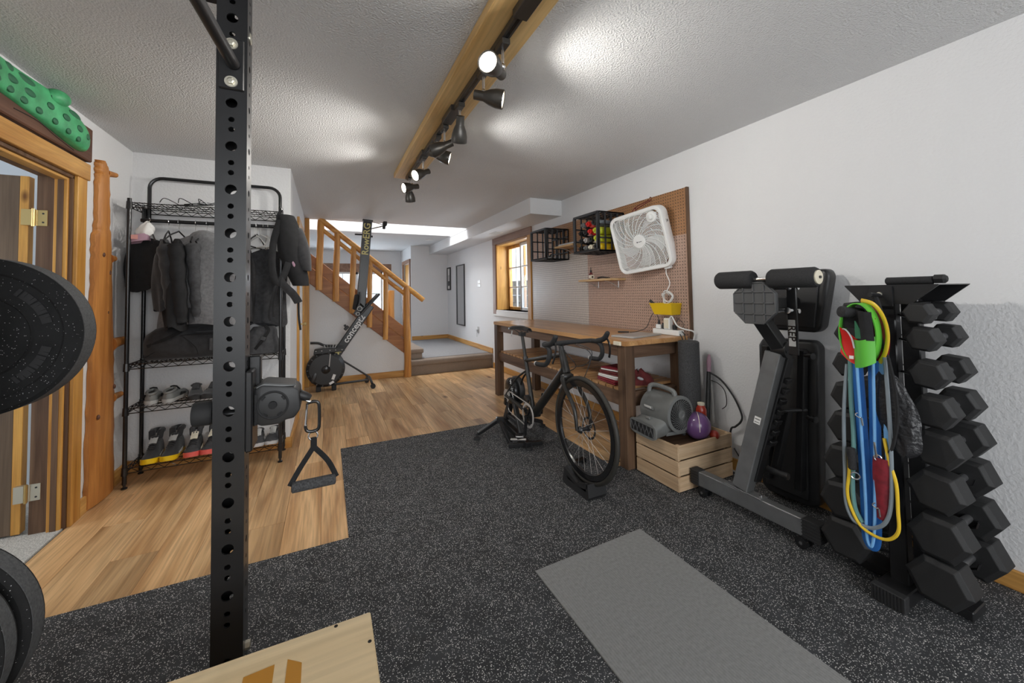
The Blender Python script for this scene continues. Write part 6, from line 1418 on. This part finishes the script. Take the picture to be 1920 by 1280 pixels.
# ------------------------------------------------------------------ dumbbell tower
YC = .805
dr_ = thing('dumbbell_rack', 'black A-frame dumbbell tower standing by the right wall', 'dumbbell rack', (2.26, YC, .009))
for x in (2.155, 2.37): obj('post', B().box(x-.025, x+.025, YC-.03, YC+.03, .06, 1.225), 'black_steel', dr_, bev=.004)
ZT_ = [1.175, 1.075, .94, .80, .66, .50, .33, .165]; HD = [.046, .052, .060, .068, .075, .083, .089, .094]
YRt = [.695, .686, .675, .665, .66, .668, .668, .672]; YLt = [.905, .925, .928, .932, .942, .955, .968, .965]
obj('foot_beam', B().box(2.03, 2.50, YC-.05, YC+.05, .009, .066), 'black_steel', dr_, bev=.004)
ec = obj('ribbed_cap', B().box(2.018, 2.055, YC-.056, YC+.052, .0092, .070), 'black_rubber', dr_, bev=.003)
for k in range(10): obj('cap_rib', B().box(2.0155, 2.0185, YC-.051+k*.0105, YC-.0455+k*.0105, .011, .068), 'black_plastic', ec)
for y in (.62, 1.0): obj('cross_foot', B().box(2.20, 2.32, min(y, YC), max(y, YC), .0095, .045), 'black_steel', dr_, bev=.004)
for i, z in enumerate(ZT_):
    for sy, yy in ((-1, YRt[i]), (1, YLt[i])):
        for x in (2.165, 2.36):
            r_ = .021
            pts = [(x, YC+sy*.025, z-.01), (x, yy-sy*.028, z-.03), (x, yy, z-.038), (x, yy+sy*.026, z-.022), (x, yy+sy*.032, z+.002)]
            obj('cradle', B().tube(pts, .009, 6, flat=(1.6, .45)), 'black_steel', dr_)
tt = obj('top_tray', B().prism([(2.12, .94, 1.285), (2.12, .64, 1.285), (2.12, .715, 1.215), (2.12, .885, 1.215)], (.006, 0, 0)).prism([(2.42, .94, 1.285), (2.42, .64, 1.285), (2.42, .715, 1.215), (2.42, .885, 1.215)], (.006, 0, 0)).box(2.12, 2.426, .64, .94, 1.285, 1.289).box(2.12, 2.426, .715, .885, 1.209, 1.215), 'black_steel', dr_)
obj('tray_brace', B().box(2.11, 2.12, YC-.03, YC+.045, 1.20, 1.283), 'black_steel', dr_); obj('tray_bolt', B().lathe([(.010, 0), (.009, .006), (0, .007)], (2.11, YC+.01, 1.25), (-1, 0, 0), 12), 'nickel_bolt', dr_)
def dumbbell(label, y, z, r, xf, xr, tilt):
    t = thing('hex_dumbbell', label, 'dumbbell', (0, 0, 0), 'hex dumbbells on the tower')
    hl = .058+r*.55
    for s_, c in ((-1, xf), (1, xr)):
        bb = B(Matrix.Rotation(tilt, 4, 'X'))
        prof = [(r*.80, -hl/2*1.0), (r*1.0, -hl/2+.012), (r*1.0, hl/2-.012), (r*.80, hl/2)]
        bb.lathe(prof, (c, 0, 0), (1, 0, 0), 6)
        obj('head', bb, 'hex_rubber', t, smooth=0, bev=.0018)
    obj('grip', B().lathe([(.011, 0), (.013, .02), (.0155, (xr-xf)/2), (.013, xr-xf-.02), (.011, xr-xf)], (xf, 0, 0), (1, 0, 0), 12), 'dumb_chrome', t)
    t.location = (0, y, z)
    return t
mat('dumb_chrome', (.35, .35, .36), .35, metal=.9, bump=(500, .5, .001))
names_ = ['smallest hex dumbbell on the top tier', 'hex dumbbell on the second tier from the top', 'hex dumbbell on the third tier from the top', 'hex dumbbell on the fourth tier from the top', 'hex dumbbell on the fourth tier from the floor', 'hex dumbbell on the third tier from the floor', 'hex dumbbell on the second tier from the floor', 'largest hex dumbbell on the bottom tier']
for i, z in enumerate(ZT_):
    r = HD[i]; xf, xr = 2.12, [2.32, 2.335, 2.335, 2.345, 2.365, 2.40, 2.425, 2.445][i]
    dumbbell(names_[i]+', right column', YRt[i], z, r, xf, xr, .10+.04*((i*7) % 3-1)); dumbbell(names_[i]+', left column', YLt[i], z, r, xf, xr, -.10+.05*((i*5) % 3-1))
td = thing('foam_dumbbell', 'small black foam-gripped dumbbell lying on top of the dumbbell tower', 'dumbbell', (2.3, .8, 1.29))
obj('grip', B().lathe([(.012, 0), (.0175, .004), (.0175, .156), (.012, .16)], (2.36, .885, 1.3065), (0, -1, 0), 16), 'foam_black', td); obj('head', B().lathe([(.016, 0), (.0215, .004), (.0215, .03), (.012, .04)], (2.36, .725, 1.3108), (0, -1, 0), 6), 'hex_rubber', td, smooth=0)
# ------------------------------------------------------------------ bands and bags hung on the tower
def band(name, label, pts, r, m, n=40, flat=None, k=8, closed=False):
    return tag(obj(name, B().tube(bez(pts, n), r, k, flat=flat), m), label, 'resistance band', 'resistance bands hanging on the dumbbell tower')
hx = 2.075
pgk = obj('hanging_peg', B().cyl((2.12, YC+.01, 1.245), (2.03, YC+.01, 1.25), .009, n=10), 'black_steel', dr_)
# green and red ankle strap ring with black handle
ak = thing('ankle_strap', 'bright green and red padded ankle strap with black foam handle', 'exercise strap', (hx, .83, .98))
cy_, cz_ = .835, 1.085
def ring(y, z, ry_, rz_, n=28, x=hx, dx=0): return [(x+dx*math.sin(2*PI*i/n), y+ry_*math.cos(2*PI*i/n), z+rz_*math.sin(2*PI*i/n)) for i in range(n)]
def strap_loop(y, z, ry_, rz_, w_, a0, a1, x, n=22, th_=.004, rot=0.):
    def fn(u, v):
        a = a0+(a1-a0)*u; return (x+(v-.5)*w_+.012*math.sin(a*2), y+ry_*math.cos(a)*math.cos(rot)-rz_*math.sin(a)*math.sin(rot), z+rz_*math.sin(a)*math.cos(rot)+ry_*math.cos(a)*math.sin(rot))
    return B().surf(fn, n, 4)
obj('green_band', B().surf(lambda u, v: (2.005+(v-.5)*.06, .838+.064*math.cos(2*PI*u)+.004, 1.088+.128*math.sin(2*PI*u)), 44, 4, True), 'lime', ak, solid=.004)
obj('red_lining', B().surf(lambda u, v: (1.974+.008*math.sin(PI*v), .902-.060*u-.004*math.sin(PI*v), .962+.045*(1-u)**2*(1-v)+.150*v*(1-.3*u)), 10, 10), 'red', ak, solid=.004)
obj('red_side', B().surf(lambda u, v: (1.992, .818-.032*u+.02*(1-v)*u*.4, 1.01+.155*v-.01*u), 6, 8), 'dark_red', ak, solid=.004)
obj('green_cup', B().surf(lambda u, v: (1.972-.018*math.sin(PI*u), .852-.070*u, .950+.030*u*u+(.115-.012*u)*v), 14, 9), 'lime', ak, solid=.004)
obj('white_print', B().box(1.962, 1.966, .852, .866, .985, .998), 'paper', ak)
obj('black_flap', B().surf(lambda u, v: (1.968-.012*math.sin(PI*u), .826-.044*u+.006*v, 1.066+.115*v), 6, 6), 'black_fabric', ak, solid=.006)
obj('green_tab', B().surf(lambda u, v: (1.970, .850-.034*u*(1-v*.9)-.004, 1.07+.072*v), 5, 5), 'green_dark', ak, solid=.004)
obj('inner_lining', B().surf(lambda u, v: (1.99, .893-.085*u, 1.11+.085*v*(1-.2*u)), 6, 6), 'black_fabric', ak, solid=.004)
obj('foam_handle', B().lathe([(.012, 0), (.023, .003), (.023, .085), (.012, .088)], (1.958, .888, 1.180), (.8, -.40, -.1), 20), 'foam_black', ak)
obj('edge_tape', B().tube(bez([(1.985, .902, 1.10), (1.972, .880, 1.105), (1.966, .858, 1.075), (1.962, .847, 1.03)], 16), .003, 6), 'paper_grey', ak)
band('resistance_band', 'yellow and maroon loop strap behind the ankle strap', [(2.045, .85, 1.225), (2.02, .80, 1.21), (2.01, .768, 1.16), (2.01, .757, 1.09), (2.01, .767, 1.02), (2.02, .79, .975)], .009, 'yellow_tube', 30, (.4, 1))
band('resistance_band', 'dark red loop strap inside the yellow strap', [(2.04, .83, 1.185), (2.03, .795, 1.165), (2.025, .778, 1.10), (2.03, .785, 1.02), (2.04, .81, .985)], .026, 'dark_red', 26, (.18, 1))
zb2 = .235
band('resistance_band', 'wide blue rubber loop band hanging lowest in front', [(2.02, .865, .98), (2.015, .857, .7), (2.01, .852, .45), (2.005, .852, .28), (2.003, .842, .232), (2.003, .828, .245), (2.005, .822, .32), (2.01, .818, .5), (2.015, .812, .75), (2.02, .81, .98)], .020, 'blue_band', 60, (1.0, .16))
band('resistance_band', 'light blue tube band beside the wide blue band', [(2.0, .858, .98), (1.995, .851, .7), (1.99, .846, .42), (1.985, .846, .28), (1.984, .838, .238), (1.984, .828, .245), (1.985, .819, .32), (1.99, .812, .5), (1.995, .806, .75), (2.0, .803, .98)], .0055, 'light_blue_band', 60)
band('resistance_band', 'pale teal tube band on the left of the blue bands', [(2.02, .888, .98), (2.015, .890, .8), (2.01, .885, .70), (2.0, .882, .60), (1.995, .89, .45), (1.99, .882, .36), (1.99, .86, .315)], .0085, 'teal_tube', 40)
band('resistance_band', 'long grey tube band making the outer loop', [(2.03, .905, .95), (2.01, .915, .75), (1.995, .915, .5), (1.985, .912, .38), (1.98, .89, .318), (1.98, .86, .308), (1.98, .82, .315), (1.98, .78, .36), (1.985, .762, .45), (1.99, .757, .65), (2.0, .762, .85), (2.01, .77, 1.0)], .007, 'grey_tube', 70)
band('resistance_band', 'yellow tube band looping at the bottom of the bundle', [(2.0, .90, .58), (1.99, .898, .50), (1.985, .905, .42), (1.98, .892, .36), (1.975, .86, .305), (1.975, .81, .288), (1.975, .77, .30), (1.975, .742, .345), (1.98, .742, .42), (1.985, .745, .52), (1.99, .765, .60), (2.0, .78, .68)], .006, 'yellow_tube', 60)
band('resistance_band', 'flat blue band at the right of the bundle', [(2.02, .785, .98), (2.01, .775, .8), (2.0, .768, .62), (1.995, .765, .52)], .012, 'light_blue_band', 30, (1, .2))
rs_ = thing('red_strap_handle', 'dark red webbing grip hanging between the bands', 'exercise strap', (1.99, .79, .45))
obj('webbing', B().surf(lambda u, v: (1.992-.008*math.sin(PI*u), .812-.05*u*(1-.4*v*v)+.004*math.sin(v*5), .60-.24*v), 7, 12), 'dark_red', rs_, solid=.005)
obj('buckle', B().torus((1.985, .797, .60), (1, .2, 0), .011, .003, 14, 6), 'chrome', rs_); obj('clip', B().tube([(1.982, .805, .66), (1.98, .802, .63), (1.982, .80, .60)], .004, 6), 'chrome', rs_)
dg_ = thing('band_handle', 'black foam band handle hanging at the left of the bundle', 'exercise handle', (1.99, .88, .6))
obj('foam', B().lathe([(.010, 0), (.0145, .003), (.0145, .085), (.010, .09)], (1.985, .884, .61), (.02, 0, -1), 14), 'foam_black', dg_); obj('clip', B().torus((1.98, .872, .50), (1, .4, 0), .014, .0028, 14, 6), 'chrome', dg_)
for k, (y, z, lb) in enumerate(((.842, .745, 'small silver snap hook high on the blue bands'), (.80, .40, 'small silver snap hook low on the blue bands'))):
    t = thing('snap_hook', lb, 'snap hook', (1.98, y, z)); obj('body', B().cyl((1.982, y, z), (1.982, y-.003, z-.03), .004, n=8), 'chrome', t); obj('hook', B().tube(bez([(1.98, y+.012, z+.018), (1.98, y+.02, z+.008), (1.98, y+.008, z), (1.98, y, z+.002)], 10), .0024, 6), 'chrome', t)
bgp = thing('drawstring_bag', 'shiny black drawstring bag hanging beside the blue bands', 'bag', (2.02, .745, .63))
def bagf(u, v):
    a = 2*PI*u; w_ = (.012+.052*math.sin(PI*min(1, .05+.80*v**.8))**.9)*(1-.0*v); 
    if v > .88: w_ *= math.sqrt(max(.04, 1-((v-.88)/.125)**2))
    f = 1+.06*math.sin(7*a+v*9)+.04*math.sin(11*a-v*5)
    return (2.02+.030*(.3+.7*v)*math.cos(a)*f, .772-.052*v**1.1+w_*math.sin(a)*f, .935-.305*v+.006*math.sin(a*4))
mat('nylon', (.014, .014, .016), .38, bump=(60, .6, .01))
obj('sack', B().surf(bagf, 40, 26, True), 'nylon', bgp, smooth=70)
obj('neck_cord', B().tube(bez([(2.03, .772, .93), (2.03, .775, 1.05), (2.04, .79, 1.18), (2.06, .81, 1.235)], 18), .011, 8), 'black_fabric', bgp); obj('side_cord', B().tube(bez([(2.0, .755, 1.0), (1.985, .735, .9), (1.982, .73, .78), (1.985, .745, .68), (1.99, .762, .63)], 24), .006, 6), 'black_fabric', bgp)
# ------------------------------------------------------------------ yoga mat
ym = thing('yoga_mat', 'plain grey exercise mat lying on the rubber floor in the foreground', 'exercise mat', (1.1, 1.1, .009))
a0 = Vector((.858, 1.607, 0)); a1 = Vector((1.511, 1.630, 0)); d_ = Vector((.013, -1.0, 0)).normalized()
q = [a0, a1, a1+d_*1.83, a0+d_*1.83]
obj('sheet', B().prism([(p.x, p.y, .0087) for p in q], (0, 0, .005)), 'mat_grey', ym, bev=.0015)
g_ = obj('groove_ribs', B(), 'mat_grey', ym) if False else None
b = B(); u_ = (a1-a0).normalized()
for k in range(64):
    p = a0+u_*(.005+k*.01016); b.bar(Vector((p.x, p.y, .0139))+d_*.006, Vector((p.x, p.y, .0139))+d_*1.82, .0035, .0008)
r_ = obj('groove_ribs', b, 'mat_grey', ym); r_['kind'] = 'stuff'
# ------------------------------------------------------------------ ball, tools and cords around the crate
bl2 = thing('exercise_ball', 'shiny purple ball with a seam line sitting in the slatted crate', 'ball', (2.29, 1.87, .285))
obj('sphere', B().ell((2.275, 1.880, .360), (.086, .086, .090), None, 32, 20), 'purple', bl2, smooth=80)
obj('seam', B().tube([(2.275-.0875*math.cos(a)*.62, 1.880-.0875*math.cos(a)*.75-.0, .360+.0915*math.sin(a)) for a in [(-.2+1.7*i/14) for i in range(15)]], .0022, 6), 'cream', bl2)
tag(obj('small_ball', B().ell((2.36, 1.815, .302), (.032, .032, .032), None, 20, 12), 'amber_red', smooth=80), 'small glossy red ball at the crate corner', 'ball')
jg = thing('red_jar', 'rounded red jar with pale lid behind the purple ball', 'jar', (2.37, 1.93, .27))
obj('jar', B().lathe([(0, 0), (.030, 0), (.036, .10), (.036, .155), (.034, .175), (.022, .198), (0, .2)], (2.40, 1.945, .266), (0, 0, 1), 20), 'amber_red', jg); obj('lid', B().lathe([(.022, .198), (.024, .202), (.024, .214), (0, .216)], (2.40, 1.945, .266), (0, 0, 1), 18), 'cream', jg)
um = thing('umbrella_handle', 'slim black and magenta stick leaning between roller and wall', 'umbrella', (2.53, 2.0, .27))
obj('shaft', B().tube([(2.44, 1.93, .268), (2.49, 1.955, .50), (2.53, 1.975, .68)], [.014, .017, .014], 10), 'black_plastic', um); obj('magenta_top', B().tube([(2.53, 1.975, .68), (2.548, 1.985, .755), (2.56, 1.99, .80)], [.014, .016, .008], 10), 'mauve', um)
hs_ = tag(obj('black_hose', B().tube(bez([(2.53, 1.965, .675), (2.56, 1.90, .63), (2.575, 1.82, .53), (2.575, 1.765, .42), (2.57, 1.77, .37), (2.555, 1.80, .33), (2.56, 1.84, .29), (2.57, 1.86, .10), (2.565, 1.86, .014)], 44), .0065, 8), 'black_plastic'), 'thick black hose bending down the wall beside the roller', 'hose')
tag(obj('wire_loop', B().tube(bez([(2.535, 1.99, .62), (2.57, 1.935, .60), (2.582, 1.89, .55), (2.582, 1.88, .46), (2.575, 1.91, .42)], 26), .003, 6), 'black_plastic'), 'thin black wire loop hanging on the wall behind the roller', 'wire')
wc2 = tag(obj('white_cord', B().tube(bez([(2.575, 1.86, .012), (2.55, 1.76, .016), (2.54, 1.70, .018), (2.55, 1.66, .07), (2.575, 1.65, .16), (2.585, 1.60, .24), (2.586, 1.55, .27)], 34), .006, 8), 'white_plastic'), 'white cable curling from the floor up the wall behind the bench', 'cable')
tag(obj('wall_wire', B().tube(bez([(2.575, 1.83, .17), (2.575, 1.77, .10), (2.57, 1.72, .10), (2.58, 1.66, .16), (2.585, 1.60, .20)], 24), .004, 6), 'black_plastic'), 'thin black cord crossing the white cable at the baseboard', 'cord')
